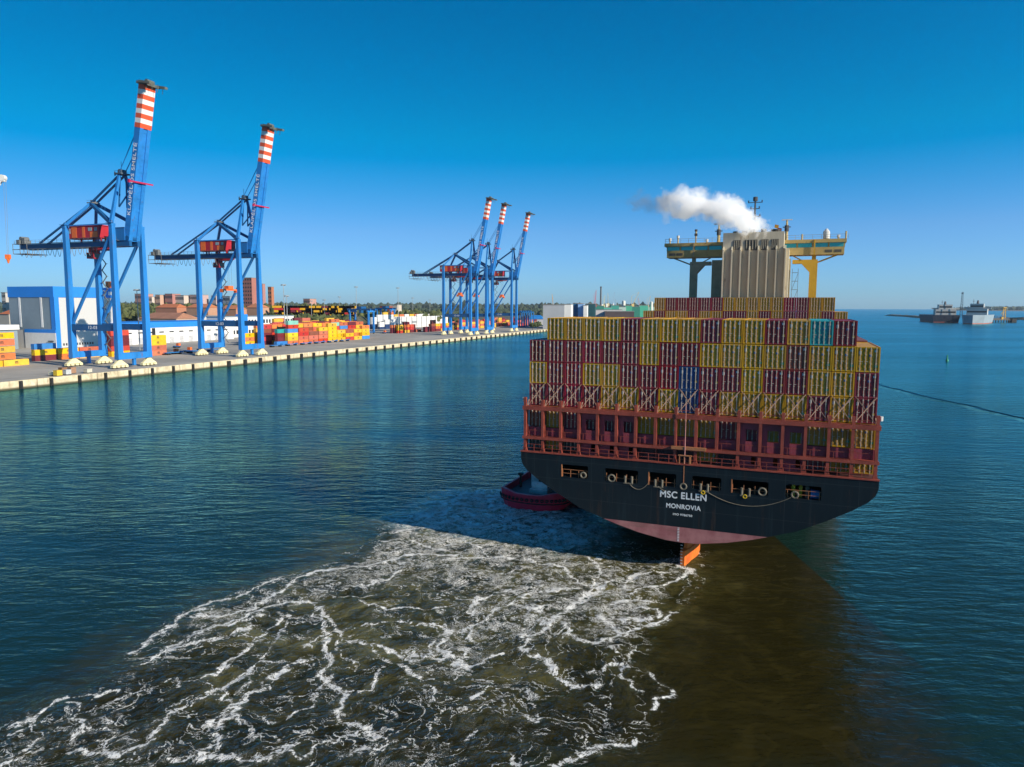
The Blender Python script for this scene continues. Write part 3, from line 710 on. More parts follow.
for sx, xo, xi in ((-1, -12.4, -8.2), (1, 15.3, 10.6)):
    b = MB(); b.box(xo-.85, xo+.85, BY+.2, BY+2.4, 15, 43.2); b.box(min(xo, xi)-.85*(sx < 0), max(xo, xi)+.85*(sx > 0), BY+.2, BY+2.4, 43.2, 44.1)
    a = xo+.85*(-sx); b.add([(a, BY+.2, 41.2), (a, BY+.2, 43.2), (a-sx*1.8, BY+.2, 43.2), (a, BY+2.4, 41.2), (a, BY+2.4, 43.2), (a-sx*1.8, BY+2.4, 43.2)], [(0, 1, 2), (3, 5, 4), (0, 2, 5, 3)])
    b.build('wing_leg', yfr if sx > 0 else wingw, ship)  # right leg painted as sunlit, left as shaded by the funnel
    b = MB(); b.beam((xo, BY+1.2, 43.4), (xo, BY+1.2, 45.2), .9); b.beam((xo+sx*.4, BY+1, 43.3), (xo+sx*5.2, BY+1, 45.2), .35); b.beam((xi, BY+1, 45.1), (xi+sx*2, BY+1, 44.0), .25)
    b.beam((xo, BY-.35, 45.2), (xo, BY-.35, 48.7), .28)
    b.build('wing_brace', yfr if sx > 0 else wingw, ship)
b = MB()
for z in range(33, 43, 2): b.box(10.6, 12.0, BY-.2, BY-.1, z, z+.12)
for x in (10.7, 12.0): b.box(x-.05, x+.05, BY-.2, BY-.1, 32, 42)
b.beam((10.7, BY-.15, 33), (12, BY-.15, 37), .1); b.beam((10.7, BY-.15, 37), (12, BY-.15, 41), .1); b.build('outside_stair', paint('stair_grey', (.15, .17, .18), .6), ship)
b = MB(); 
for x in [(-19.4+k*1.9) for k in range(23)]: b.box(x-.04, x+.04, BY-.2, BY-.12, 48.75, 49.8)
b.box(-19.5, 22, BY-.2, BY-.12, 49.75, 49.82); b.box(-19.5, 22, BY-.2, BY-.12, 49.25, 49.3); b.build('roof_rail', paint('rail_grey', (.35, .36, .34), .6), ship)
mastd = paint('mast_dark', (.05, .05, .055), .6)
def mast(x, z, kind):
    b = MB(); mm = [wing, mastd, whitem]
    b.cyl((x, BY+2, 48.7), (x, BY+2, z), .42 if kind in 'rR' else .18, 8, .2, 0)
    if kind in 'rR':
        b.cyl((x, BY+2, z-2.6), (x, BY+2, z-1.2), .5, 8, m=1); b.box(x-1.2, x+1.2, BY+1.8, BY+2.1, z, z+.22, 2 if kind == 'R' else 1); b.box(x-.9, x+.9, BY+1.9, BY+2.1, z-1.7, z-1.5, 1)
    if kind == 'l':
        b.box(x-.35, x+.35, BY+1.7, BY+2.3, z-1.6, z-1.0, 1); b.cyl((x, BY+2, z-.5), (x, BY+2, z), .35, 8, m=1)
    if kind == 'd':
        b.cyl((x, BY+2, z-1.4), (x, BY+2, z+.2), .75, 12, m=2); b.cyl((x, BY+2, z+.2), (x, BY+2, z+.9), .75, 12, .2, m=2)
    if kind == 's': b.cyl((x, BY+2, z-.6), (x, BY+2, z), .35, 8, m=2)
    b.build('radar_mast' if kind in 'rR' else 'antenna_mast', mm, ship)
for a in ((-6.7, 53.2, 'r'), (9.0, 53.6, 'R'), (-12.2, 52.2, 'l'), (-16.6, 50.8, 's'), (-18.6, 50.2, 's'), (17.8, 50.4, 'd'), (20.4, 49.8, 's'), (22, 50.6, 'w'), (-9.5, 49.7, 's'), (12.5, 50.2, 'w')): mast(*a)
b = MB(); x = 1.4; b.cyl((x, BY+6, 44), (x, BY+6, 59.6), .4, 8, .18)
for z, w in ((55.2, 1.3), (57.1, 1.1), (58.6, 1.7)): b.box(x-w, x+w, BY+5.9, BY+6.1, z, z+.15); b.box(x-w, x-w+.25, BY+5.8, BY+6.2, z, z+.6); b.box(x+w-.25, x+w, BY+5.8, BY+6.2, z, z+.6)
b.cyl((x, BY+6, 59.0), (x, BY+6, 60.0), .55, 8); b.build('signal_mast', mastd, ship)
for (x, z, c) in ((6.2, 52.0, (.65, .30, .02)), (6.9, 51.2, (.55, .05, .04)), (7.6, 50.3, (.03, .12, .05))):
    b = MB(); b.add([(x, BY+2, z), (x+.9, BY+2.15, z-.35), (x+1.0, BY+1.9, z+.5), (x+.1, BY+2.1, z+.75), (x, BY+2.03, z), (x+.9, BY+2.18, z-.35), (x+1.0, BY+1.93, z+.5), (x+.1, BY+2.13, z+.75)], [(0, 1, 2, 3), (7, 6, 5, 4), (0, 4, 5, 1), (1, 5, 6, 2), (2, 6, 7, 3), (3, 7, 4, 0)])
    b.build('signal_flag', paint('flag%d' % int(x*10), c, .8), ship)

# smoke from the funnel
me_s = MB().box(-34, 9, -7, 7, -4, 18).mesh('smoke', [bpy.data.materials.new('x')])
smoke = bpy.data.objects.new('smoke', me_s); COL.objects.link(smoke)
smoke.location = sw(0, FY+2.5, 46.0); smoke.rotation_euler.z = -TH
tag(smoke, 'white exhaust smoke drifting left from the ship funnel', kind='stuff')
t = NT('funnel_smoke', bsdf=False); P = t.obj()
P1 = t.vmath('ADD', P, t.vmath('SCALE', t.vmath('SUBTRACT', t.noise(P, .24, 2, .5, out=1), (.5, .5, .5)), sc=6.0))
P2 = t.vmath('ADD', P1, t.vmath('SCALE', t.vmath('SUBTRACT', t.noise(P, .48, 5, .60, out=1), (.5, .5, .5)), sc=6.0))
px = t.sep(P2, 0)
def curve(sock, pts):
    nd = t.t.nodes.new('ShaderNodeFloatCurve'); c = nd.mapping.curves[0]
    nd.mapping.use_clip = False
    c.points[0].location = pts[0]; c.points[1].location = pts[-1]
    for p in pts[1:-1]: c.points.new(*p)
    nd.mapping.update(); t.set(nd.inputs['Value'], sock); return nd.outputs[0]
u = t.rng(px, -34, 9, smooth=False)
U = lambda x: (x+34)/43
zc = t.math('MULTIPLY', curve(u, [(0, .62), (U(-24), .60), (U(-18), .58), (U(-12), .56), (U(-7), .52), (U(-2), .42), (U(2), .27), (U(4.5), .20), (1, .16)]), 20.0)
rr = t.math('MULTIPLY', curve(u, [(0, .06), (U(-28), .16), (U(-24), .26), (U(-20), .24), (U(-18), .36), (U(-12), .35), (U(-7), .36), (U(-2), .40), (U(2), .34), (U(4.8), .16), (U(6.5), .0), (1, 0)]), 10.0)
dv = t.n('CombineXYZ', None, {1: t.sep(P2, 1), 2: t.math('SUBTRACT', t.sep(P2, 2), zc)})
dd = t.vmath('LENGTH', dv)
den = t.rng(t.math('SUBTRACT', rr, dd), 0, .55)
den = t.math('MULTIPLY', den, curve(u, [(0, .0), (U(-29), .02), (U(-25), .07), (U(-23), .05), (U(-20.5), .09), (U(-18.5), .5), (U(-16), 1), (U(0), 1.0), (U(5), 1), (1, 1)]))
vn = t.t.nodes.new('ShaderNodeVolumePrincipled'); vn.inputs['Color'].default_value = (.99, .99, .99, 1); vn.inputs['Anisotropy'].default_value = .2
t.set(vn.inputs['Color'], t.mix(t.rng(px, -22, -17), (.45, .45, .47), (.993, .993, .993)))
t.set(vn.inputs['Density'], t.math('MULTIPLY', den, 2.0)); t.t.links.new(vn.outputs[0], t.out.inputs['Volume'])
me_s.materials.clear(); me_s.materials.append(t.m)

# ================================================================== TUG under the port quarter
tug = empty('tugboat', (2.5, 112.4, 0), -R(23)); tag(tug, 'dark red harbour tug with black tyre fenders tucked against the ship quarter', 'tugboat')
tred = paint('tug_red', (.70, .02, .06), .4, 0, .15, 1); tdk = paint('tug_fender', (.015, .015, .017), .8); tdeck = paint('tug_deck', (.05, .09, .10), .6); tw = paint('tug_white', (.7, .7, .66), .5)
def tug_outline(w, y0=0.0, L=29):
    pts = []
    for k in range(9): a = math.pi*(1+k/8); pts.append((w*math.cos(a), y0+3.2+3.2*math.sin(a)))
    pts += [(w, 18)]
    for k in range(1, 8): a = k/8*math.pi; pts.append((w*math.cos(a), 18+(L-18)*math.sin(a)))
    pts += [(-w, 18)]; return pts
b = MB(); o1 = tug_outline(5.2); o2 = tug_outline(5.8); m_ = len(o1)
b.add([(x*.93, y+.2, -1.0) for x, y in o1]+[(x, y, 1.5) for x, y in o2], [(i, (i+1) % m_, m_+(i+1) % m_, m_+i) for i in range(m_)]); b.build('hull', tred, tug)
b = MB(); b.add([(x*.98, y, 1.45) for x, y in o2], [tuple(range(m_))]); b.build('deck', tdeck, tug)
b = MB()
o3 = [(x*.955, (y-9)*.97+9.2) for x, y in o2]; hgt = [2.55+(.9 if y < 2.4 and abs(x) > 2.6 else 0)*.4+(max(0, y-16)*.09) for x, y in o2]
vs = [(x, y, 1.4) for x, y in o2]+[(x*1.015, y, h) for (x, y), h in zip(o2, hgt)]+[(x*1.0, y+.05, h) for (x, y), h in zip(o3, hgt)]+[(x, y+.05, 1.4) for x, y in o3]
fs = []
for i in range(m_):
    k = (i+1) % m_; fs += [(i, k, m_+k, m_+i), (m_+i, m_+k, 2*m_+k, 2*m_+i), (2*m_+i, 2*m_+k, 3*m_+k, 3*m_+i)]
b.add(vs, fs); b.build('bulwark', tred, tug)
for k in range(19):
    a = math.pi*(1+.08+.84*k/18); x = 5.95*math.cos(a); y = 3.2+3.4*math.sin(a)
    b = MB(); b.torus((x, y, 1.75), (math.cos(a), math.sin(a), 0), .2, .1, 10, 6); b.build('tyre_fender', tdk, tug)
b = MB(); b.tube([(x*1.02, y, 1.15) for x, y in o2]+[(o2[0][0]*1.02, o2[0][1], 1.15)], .1, 6); b.build('rub_rail', tdk, tug)
b = MB(); b.box(-1.6, 1.6, 5, 7.6, 1.46, 2.2); b.cyl((-1.4, 6.3, 2.5), (1.4, 6.3, 2.5), .75, 14); b.build('tow_winch', tw, tug)
b = MB(); b.box(-3.2, 3.2, 10, 19, 1.46, 4.4); cab = b.build('deckhouse', tw, tug)
b = MB(); b.prism([(-2.3, 11.5), (2.3, 11.5), (2.6, 16), (1.6, 17), (-1.6, 17), (-2.6, 16)], 4.41, 6.9); b.build('wheelhouse', tw, tug)
b = MB(); b.box(-2.1, 2.1, 11.43, 11.49, 5.4, 6.4); b.box(-1.8, -1.2, 9.93, 9.99, 1.6, 3.5); b.build('window', paint('dark_glass', (.01, .015, .02), .1), tug)
b = MB(); b.cyl((-4.6, 8.5, 1.46), (-4.6, 8.5, 3.6), .25, 8); b.box(-5.0, -4.2, 8.2, 8.8, 3.6, 3.9); b.cyl((-4.5, 14, 1.5), (-4.5, 14, 3.3), .4, 8); b.build('deck_fitting', tdk, tug)

# ================================================================== LAND AND QUAY
t = NT('quay_asphalt'); P = t.obj()
n1 = t.noise(P, .02, 5, .6); n2 = t.noise(t.vmath('MULTIPLY', P, (1, .2, 1)), .25, 5, .65)
c = t.mix(t.rng(n1, .35, .65), (.32, .295, .25), (.46, .42, .35)); c = t.mix(t.rng(n2, .55, .8, 0, .4), c, (.05, .05, .05))
t.col(c); t.rough(.85); M_ASPH = t.m
t = NT('land_ground'); P = t.obj(); n1 = t.noise(P, .012, 6, .6)
t.col(t.mix(t.rng(n1, .35, .65), (.05, .06, .025), (.15, .13, .09))); t.rough(.9); M_LAND = t.m
t = NT('quay_concrete'); P = t.obj(); n1 = t.noise(P, .35, 6, .65); z = t.sep(P, 2)
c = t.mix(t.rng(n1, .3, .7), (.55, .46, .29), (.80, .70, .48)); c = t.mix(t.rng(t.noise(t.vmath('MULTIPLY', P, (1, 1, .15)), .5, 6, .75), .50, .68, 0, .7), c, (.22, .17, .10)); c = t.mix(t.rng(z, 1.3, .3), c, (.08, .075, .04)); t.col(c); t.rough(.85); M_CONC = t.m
QEND = 1500.0
def qpt(t_, s_): v = qw(t_, s_); return (v.x, v.y)
edge = [qpt(-120, 0), qpt(QEND, 0)]
farx = far(672, 306, 8000)[0]
poly = [qpt(-120, 1.0), qpt(QEND, 1.0), (farx*.6, 4200), (farx, 11000), (-11000, 11000), (-11000, 200), qpt(-120, 900)]
b = MB(); b.add([(x, y, QZ-.02) for x, y in poly], [tuple(range(len(poly)))]); 
land = b.build('ground', M_LAND); tag(land, 'flat land behind the container terminal', kind='structure')
ap = [qpt(-120, 1.0), qpt(1200, 1.0), qpt(1200, 175), qpt(640, 260), qpt(240, 178), qpt(-120, 420)]
b = MB(); b.add([(x, y, QZ) for x, y in ap], [tuple(range(len(ap)))]); tag(b.build('quay_apron', M_ASPH), 'grey terminal paving', kind='structure')
b = MB()
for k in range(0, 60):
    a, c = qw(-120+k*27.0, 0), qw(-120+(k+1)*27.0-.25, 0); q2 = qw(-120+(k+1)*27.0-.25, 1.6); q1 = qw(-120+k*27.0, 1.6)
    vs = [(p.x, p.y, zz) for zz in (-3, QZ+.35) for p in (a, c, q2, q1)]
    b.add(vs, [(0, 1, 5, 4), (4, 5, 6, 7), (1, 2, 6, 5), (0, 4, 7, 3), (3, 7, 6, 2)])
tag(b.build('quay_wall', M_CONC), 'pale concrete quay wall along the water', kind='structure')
for s_, nm in ((14.0, 'sea'), (44.0, 'land')):
    b = MB()
    a, c = qw(-120, s_-.15), qw(1200, s_-.15); d, e = qw(1200, s_+.15), qw(-120, s_+.15)
    b.add([(p.x, p.y, QZ+.006) for p in (a, c, d, e)], [(0, 1, 2, 3)]); tag(b.build('crane_rail', paint('rail_steel', (.09, .07, .05), .5)), 'crane rail in the paving', kind='structure')
fm = paint('fender_black', (.02, .02, .02), .8)
fb_ = MB(); fb_.box(-1.1, 1.1, -.85, 0, -.2, 3.0); fb_.box(-.8, .8, -1.05, -.86, .3, 2.6); f0 = fb_.mesh('quay_fender', fm)
fs_ = MB(); fs_.box(-.65, .65, -.6, 0, -.2, 3.2); fs_.cyl((0, -.6, .2), (0, -.6, 2.8), .5, 10); f1 = fs_.mesh('quay_fender', fm)
for k in range(62):
    tt = 8+k*12.6
    if tt > 830: break
    o = bpy.data.objects.new('quay_fender', f1 if tt < 118 else f0); COL.objects.link(o); o.location = qw(tt, 0, 0)
    o.rotation_euler.z = math.pi/2-QH
    tag(o, 'black rubber fender on the pale concrete quay wall', 'fender', 'rubber fenders along the quay wall')

# ------------------------------------------------------------------ ship to shore cranes
cb = paint('crane_blue', (.022, .205, .56), .42, 0, .22, .12, rust=.12, streak=True); cbd = paint('crane_blue_shaded', (.008, .09, .25), .45, 0, .15, .2)  # second blue is a darker copy, with shade painted in
cred = paint('machinery_red', (.45, .018, .03), .5, 0, .15, .4); cor = paint('machinery_orange', (.85, .17, .03), .5, 0, .1, .5)
bog = paint('bogie_cream', (.80, .72, .42), .55, 0, .15, .8, rust=.15); cgr = paint('catwalk_grey', (.16, .17, .17), .6)
tipw = paint('tip_white', (.80, .78, .74), .5, 0, .08, .5); tipr = paint('tip_red', (.72, .10, .03), .5, 0, .1, .5); lamp = paint('letter_white', (.95, .95, .95), .5, 0, .05)
def make_crane():
    root = empty('quay_crane', (0, 0, 0))
    TZ = 66.5
    for sx, x in ((1, 0), (-1, -30)):
        for sy in (-1, 1):
            y = sy*8.2
            b = MB(); b.beam((x, y, 7.2), (x, y, TZ), 2.5, 2.9, 0, 2.0, 1.9); b.box(x-1.1, x+1.1, y-1.1, y+1.1, TZ-.01, TZ+1.2); b.build('leg', cb, root)
            b = MB()                                        # bogie: equaliser beams and wheels
            yc = y*1.02
            b.add([(x-.9, yc-4.3, 1.4), (x-.9, yc+4.3, 1.4), (x-.7, yc+2.9, 2.4), (x-.7, yc+.9, 3.9), (x-.7, yc-.9, 3.9), (x-.7, yc-2.9, 2.2), (x+.9, yc-4.3, 1.4), (x+.9, yc+4.3, 1.4), (x+.7, yc+2.9, 2.4), (x+.7, yc+.9, 3.9), (x+.7, yc-.9, 3.9), (x+.7, yc-2.9, 2.2)],
                  [(0, 1, 2, 3, 4, 5), (11, 10, 9, 8, 7, 6)]+[(i, (i+1) % 6, 6+(i+1) % 6, 6+i) for i in range(6)])
            for q in (-3.4, -1.2, 1.2, 3.4): b.prism([(x-1.0, yc+q-.8), (x+1.0, yc+q-.8), (x+1.0, yc+q+.8), (x-1.0, yc+q+.8)], .5, 1.3); b.box(x-.55, x+.55, yc+q-.35, yc+q+.35, 1.3, 1.6)
            b.box(x-.9, x+.9, yc-.6, yc+.6, 3.9, 4.7)
            bo = b.build('bogie', bog, root)
            for q in (-3.4, -1.2, 1.2, 3.4):
                w = MB(); w.cyl((x-.35, yc+q, .45), (x+.35, yc+q, .45), .45, 10); w.build('wheel', fm, bo)
        b = MB(); b.box(x-1.35, x+1.35, -9.7, 9.7, 4.2, 7.2); b.box(x-.6, x+.6, -.7, .7, 1.0, 4.2); b.build('sill_beam', cb, root)
    for sy in (-1, 1):
        y = sy*8.2
        b = MB(); b.box(-28.8, -1.2, y-.9, y+.9, 17.6, 20.6); pb = b.build('portal_beam', cbd, root)  # shaded look of the portal beam comes from the darker blue
        if sy < 0: text_mesh('12-03', 2.2, lamp, 'number', pb, (-15, y-.93, 19.1), (R(90), 0, 0), .01, .0, 5.5)
        b = MB(); b.beam((-29, y, 21), (-1.2, y, 62), 1.15, 1.15); b.build('brace', cb, root)
        b = MB(); b.beam((-30, y, TZ+1), (0, y, TZ+1), .55); b.build('tie', cb, root)
        b = MB(); b.beam((-.4, y, TZ+1), (-1.0, sy*1.6, 91), 1.5, 1.5, 0, 1.1, 1.1); b.build('pylon_strut', cb, root)
        b = MB(); b.beam((-30, y, TZ+1), (-20.5, sy*1.4, 78.5), 1.3); b.build('pylon_strut', cb, root)
        b = MB(); b.beam((-20.5, sy*1.4, 78.5), (-.6, y*.95, TZ+1.2), 1.5); b.build('pylon_strut', cbd, root)
        b = MB(); b.beam((-1.0, sy*1.4, 91), (-20.5, sy*1.3, 78.7), .75); b.beam((-20.5, sy*1.3, 78.7), (-56, sy*2.2, 60.5), .75); b.build('back_stay', cbd, root)
    b = MB(); b.box(-3.2, 1.0, -2.6, 2.6, 91, 91.7); b.box(-2, .2, -1.5, 1.5, 91.7, 93.2); b.cyl((-1, -1.6, 92.4), (-1, 1.6, 92.4), 1.1, 10)
    for y in (-2.5, 2.5): b.box(-3.2, 1.0, y-.06, y+.06, 92.6, 92.7)
    b.box(-3.9, -3.2, -1.9, -1.7, 90.5, 92.4); b.cyl((-3, 1.5, 91.7), (-3, 1.5, 97.5), .1, 5)
    b.build('apex_platform', paint('apex_grey', (.07, .10, .13), .6), root)
    b = MB(); b.box(-22.4, -18.8, -2.2, 2.2, 78.6, 79.1); b.box(-22.4, -18.8, -2.2, -2.1, 79.9, 80); b.box(-21.4, -20, -1, 1, 79.1, 80.2); b.build('pylon_platform', cgr, root)
    # fixed girder, catwalk, festoon
    b = MB()
    for y in (-2.3, 2.3): b.box(-69, 4.5, y-.75, y+.75, 57.6, 60.2)
    for x in range(-68, 4, 8): b.box(x-.3, x+.3, -1.55, 1.55, 59.2, 60.1)
    g = b.build('main_girder', cbd, root)
    b = MB(); b.box(-71, -1.5, -4.6, -3.3, 60.25, 60.4); b.box(-71, -61, -5.5, 5.5, 55.2, 55.45); b.box(-72.5, -65, -4.5, 4.5, 60.25, 60.5)
    for x in range(-71, 0, 3): b.box(x-.06, x+.06, -4.6, -4.5, 60.4, 61.9)
    b.box(-71, -1.5, -4.6, -4.5, 61.85, 61.95); b.box(-71, -1.5, -4.6, -4.5, 61.1, 61.18)
    for x in (-71, -66, -61): b.box(x-.1, x+.1, -5.5, -5.3, 55.4, 60.3)
    b.build('catwalk', cgr, root)
    b = MB(); b.box(-71.8, -69.5, -3, 3, 60.5, 62.6); b.cyl((-70, -2, 63.2), (-70, 2, 63.2), 1.1, 10); b.box(-68.5, -66.5, -2.5, -.5, 60.5, 63.5); b.build('rope_winch', cgr, root)
    b = MB()
    for k in range(16):
        x0 = -67+k*3.3+(.6 if k > 11 else 0); dep = 4.2 if k % 3 else 3.4
        b.tube([(x0+q*.36, -4.9, 57.6-dep*math.sin(q/8*math.pi)) for q in range(9)], .13, 4)
    b.box(-72, -12, -5.1, -4.7, 57.4, 57.7); b.build('festoon', cgr, root)
    # machinery house
    b = MB(); b.box(-36, -13, -4.2, 4.2, 61.9, 67.6); b.box(-36.4, -12.6, -4.5, 4.5, 67.6, 68.0); mh = b.build('machinery_house', cred, root)
    for x0_, x1_, z1_ in ((-31, -27.6, 67.5), (-24, -22.2, 67.4), (-19, -14, 64.8)): b = MB(); b.box(x0_, x1_, -4.28, -4.205, 62.2, z1_); b.build('house_panel', cor, mh)
    b = MB(); b.box(-35.4, -31.8, -4.3, -4.205, 64.2, 66.6); b.box(-20, -17.6, -4.3, -4.205, 65.2, 66.8); b.box(-16, -14.2, -4.3, -4.205, 65.2, 66.8); b.build('house_window', paint('house_window', (.28, .38, .42), .3), mh)
    b = MB()
    for x in (-34, -26, -18, -13): b.box(x-.3, x+.3, -3.6, -3, 60.2, 61.9); b.box(x-.3, x+.3, 3, 3.6, 60.2, 61.9)
    b.build('house_support', cred, root)
    b = MB(); b.box(-12, -7, -2.9, 2.9, 56.2, 57.5); b.box(-16.5, -12, -2.2, 2.2, 52.3, 55.2); b.box(-14.8, -13.4, -2.3, 2.3, 55.2, 57.5); b.box(-8, 0, -3, -2.6, 56.4, 57.2); b.build('trolley', cred, root).location.x = -8
    b = MB(); b.box(-16.4, -13.5, -2.27, -2.21, 53, 54.6); b.box(-11.99, -11.93, -1.8, 1.8, 52.8, 54.8); b.build('cab_window', paint('cab_glass', (.03, .05, .05), .15), root).location.x = -8
    b = MB(); b.box(-8.5, -6.2, -6.2, 6.2, 38.6, 39.5); b.box(-9, -5.7, -2, 2, 39.5, 41.4); b.box(-8.4, -6.3, -6.2, -5.2, 37.5, 38.6); b.box(-8.4, -6.3, 5.2, 6.2, 37.5, 38.6)
    sp = b.build('spreader', cor, root); sp.location.x = -8
    b = MB()
    for x in (-8.3, -6.4):
        for y in (-1.6, 1.6): b.cyl((x, y, 41.4), (x, y, 56.3), .06, 4)
    b.build('hoist_rope', cgr, root).location.x = -8
    # raised boom: two box girders joined by cross members
    hx, hz = 3.0, 60.0; ang = R(78.3); L = 71.0
    bm_root = empty('boom', (hx, 0, hz), 0); bm_root.parent = root; bm_root.rotation_euler = (0, -(ang), 0)
    b = MB(); T0_ = 52.0
    for y in (-2.15, 2.15): b.box(0, T0_, y-1.0, y+1.0, -1.4, 1.9)
    for x in range(2, 52, 6): b.box(x, x+1.2, -1.16, 1.16, -1.1, 1.3)
    b.box(0, T0_, -1.155, 1.155, -.95, -.75); b.build('boom_girder', cb, bm_root)
    for k in range(9):
        b = MB(); x0 = T0_+k*(L-T0_)/9; x1 = T0_+(k+1)*(L-T0_)/9
        b.box(x0, x1-.003, -3.2, 3.2, -1.45, 1.95); b.build('tip_band', tipw if k % 2 else tipr, bm_root)
    b = MB(); b.box(L, L+1.2, -4.2, 4.2, -3.0, 2.4); b.box(L+.4, L+1.4, -5.2, -3.4, -6.5, 0); b.box(L+.4, L+1.4, 3.4, 5.2, -6.5, 0); b.cyl((L+1.8, -2, -1), (L+1.8, 2, -1), 1.0, 10); b.box(L-.5, L+.2, -4.4, -4.2, -6.5, -6.2)
    for q in range(4): b.box(L-2, L+1.5, -4.6+q*3, -4.45+q*3, -4.5, -4.3)
    b.build('tip_platform', paint('tip_grey', (.12, .13, .11), .6), bm_root)
    b = MB(); b.box(27.3, 28.0, -6.6, 6.6, -2.2, -1.5); b.box(26.9, 28.4, -7.0, -6.2, -2.3, -1.4); b.build('marker_beam', paint('marker_red', (.5, .02, .08), .5), bm_root)
    b = MB()
    for x in (8, 14, 21, 34, 41, 47): b.box(x, x+.8, 3.16, 3.6, -.9, .3)
    b.build('boom_bracket', cbd, bm_root)
    me_t = text_mesh('KLAIPĖDOS SMELTĖ', 2.6, lamp, 'lettering', bm_root, (28.5, -3.17, .25), (R(90), 0, 0), .01, .02, 33, 1.0)
    b = MB(); b.cyl((1.2, -3.2, 0), (1.2, 3.2, 0), 1.3, 12); b.build('hinge', cbd, bm_root)
    # links folded between apex and boom
    dx, dz = math.cos(ang), math.sin(ang)
    for sy in (-1, 1):
        b = MB(); b.beam((-1, sy*1.5, 92), (hx+50*dx-1.8*dz, sy*2.2, hz+50*dz+1.8*dx), .28); b.build('fore_stay', cb, root)
        b = MB(); b.beam((-.5, sy*1.6, 91), (-1.6, sy*2.2, 76), .5); b.beam((-1.6, sy*2.2, 76), (hx+24*dx-1.9*dz, sy*2, hz+24*dz), .5); b.build('folded_link', cbd, root)
    b = MB(); b.box(-5, 2.2, -3.4, 3.4, 60.25, 66.2); b.box(-5.2, 2.4, -3.6, 3.6, 66.2, 66.4); b.build('electrical_room', cb, root)
    # stairs zigzag on the land side leg, service lift shaft
    b = MB(); zz = 7.0; k = 0
    while zz < 58:
        x0, x1 = (-27.6, -24.6) if k % 2 else (-24.6, -27.6)
        b.beam((x0, 8.4, zz), (x1, 8.4, zz+3.1), .35); b.box(min(x0, x1)-.5, min(x0, x1)+.2, 7.8, 9, zz, zz+.15) if k % 2 else b.box(max(x0, x1)-.2, max(x0, x1)+.5, 7.8, 9, zz, zz+.15); zz += 3.1; k += 1
    b.build('stairs', cgr, root)
    b = MB()
    for sx in (-30, 0):
        b.box(sx-1.5, sx+1.5, -10.2, -8.3, TZ+1.3, TZ+1.45); b.cyl((sx, -8.2, TZ+1.2), (sx, -8.2, TZ+2.6), .5, 8)
    b.build('leg_top_platform', cbd, root)
    return root
crane0 = make_crane()
cl = ['blue quay crane with raised boom nearest on the left, beside the blue and white shed', 'second raised blue quay crane, before the low white warehouse', 'left one of the three far blue cranes standing close together', 'middle one of the three far blue cranes standing close together', 'right one of the three far blue cranes, farthest from the camera']
for k, (tt, lb) in enumerate(zip((73.7, 156.7, 487.8, 530.0, 607.7), cl)):
    o = crane0 if k == 0 else copy_tree(crane0)
    if k == 4:
        for ch in list(crane0.children):
            if ch.name.startswith(('spreader', 'hoist_rope')): bpy.data.objects.remove(ch)
    if k > 1: o.scale = (1, 1, 1.05)
    o.location = qw(tt, 14.0, QZ); o.rotation_euler.z = -QH; tag(o, lb, 'quay crane', 'blue ship to shore cranes on the quay')

# mobile harbour crane whose tip shows at the left border
hcw = paint('harbour_crane_white', (.72, .72, .68), .5, 0, .1, .5); tv = far(2, 178, 300)
tipx, tipz = tv[0], tv[1]
hr = empty('harbour_crane', (tipx-38, 288, QZ)); tag(hr, 'white lattice harbour crane with orange hook, cut by the left border', 'mobile crane')
b = MB(); b.box(-6, 6, -6, 6, .5, 3); b.cyl((0, 0, 3), (0, 0, 34), 2.2, 12); b.box(-5, 4, -3, 3, 8, 14); b.build('tower', hcw, hr)
tl = Vector((38, 12, tipz-QZ)); p0 = Vector((2, 1, 26)); ax = (tl-p0).normalized(); ez = Vector((0, 0, 1)); sd1 = ax.cross(ez).normalized(); up1 = sd1.cross(ax)
b = MB(); crn = [(a, c) for a in (-1, 1) for c in (-1, 1)]
for a, c in crn: b.beam(p0+sd1*a*1.3+up1*c*1.3, tl+sd1*a*.6+up1*c*.6, .3)
for k in range(20):
    f0_, f1_ = k/20, (k+1)/20
    for a in (-1, 1):
        w0, w1 = 1.3-.7*f0_, 1.3-.7*f1_
        b.beam(p0.lerp(tl, f0_)+sd1*a*w0-up1*w0, p0.lerp(tl, f1_)+sd1*a*w1+up1*w1, .16); b.beam(p0.lerp(tl, f0_)+sd1*w0*a+up1*w0, p0.lerp(tl, f1_)-sd1*w1*a+up1*w1, .16)
b.build('boom', hcw, hr)
b = MB(); b.cyl(tl+Vector((.3, -.9, 0)), tl+Vector((.3, .9, 0)), 1.3, 12); b.box(tl.x-1.6, tl.x+1.2, tl.y-.7, tl.y+.7, tl.z-1.5, tl.z+1); b.build('sheave_head', hcw, hr)
hk = far(8, 257, 300); hkx = hk[0]-(tipx-38); hkz = hk[1]-QZ
b = MB()
for dx_ in (-.5, .5): b.cyl((tl.x+1.0+dx_, 12, tl.z), (hkx+dx_*.5, 12, hkz), .06, 4)
b.build('hoist_rope', cgr, hr)
b = MB(); b.box(hkx-.9, hkx+.9, 11.4, 12.6, hkz-.8, hkz+1); b.cyl((hkx, 12, hkz-2.6), (hkx, 12, hkz-.8), .25, 8, .7); b.build('hook_block', cor, hr)

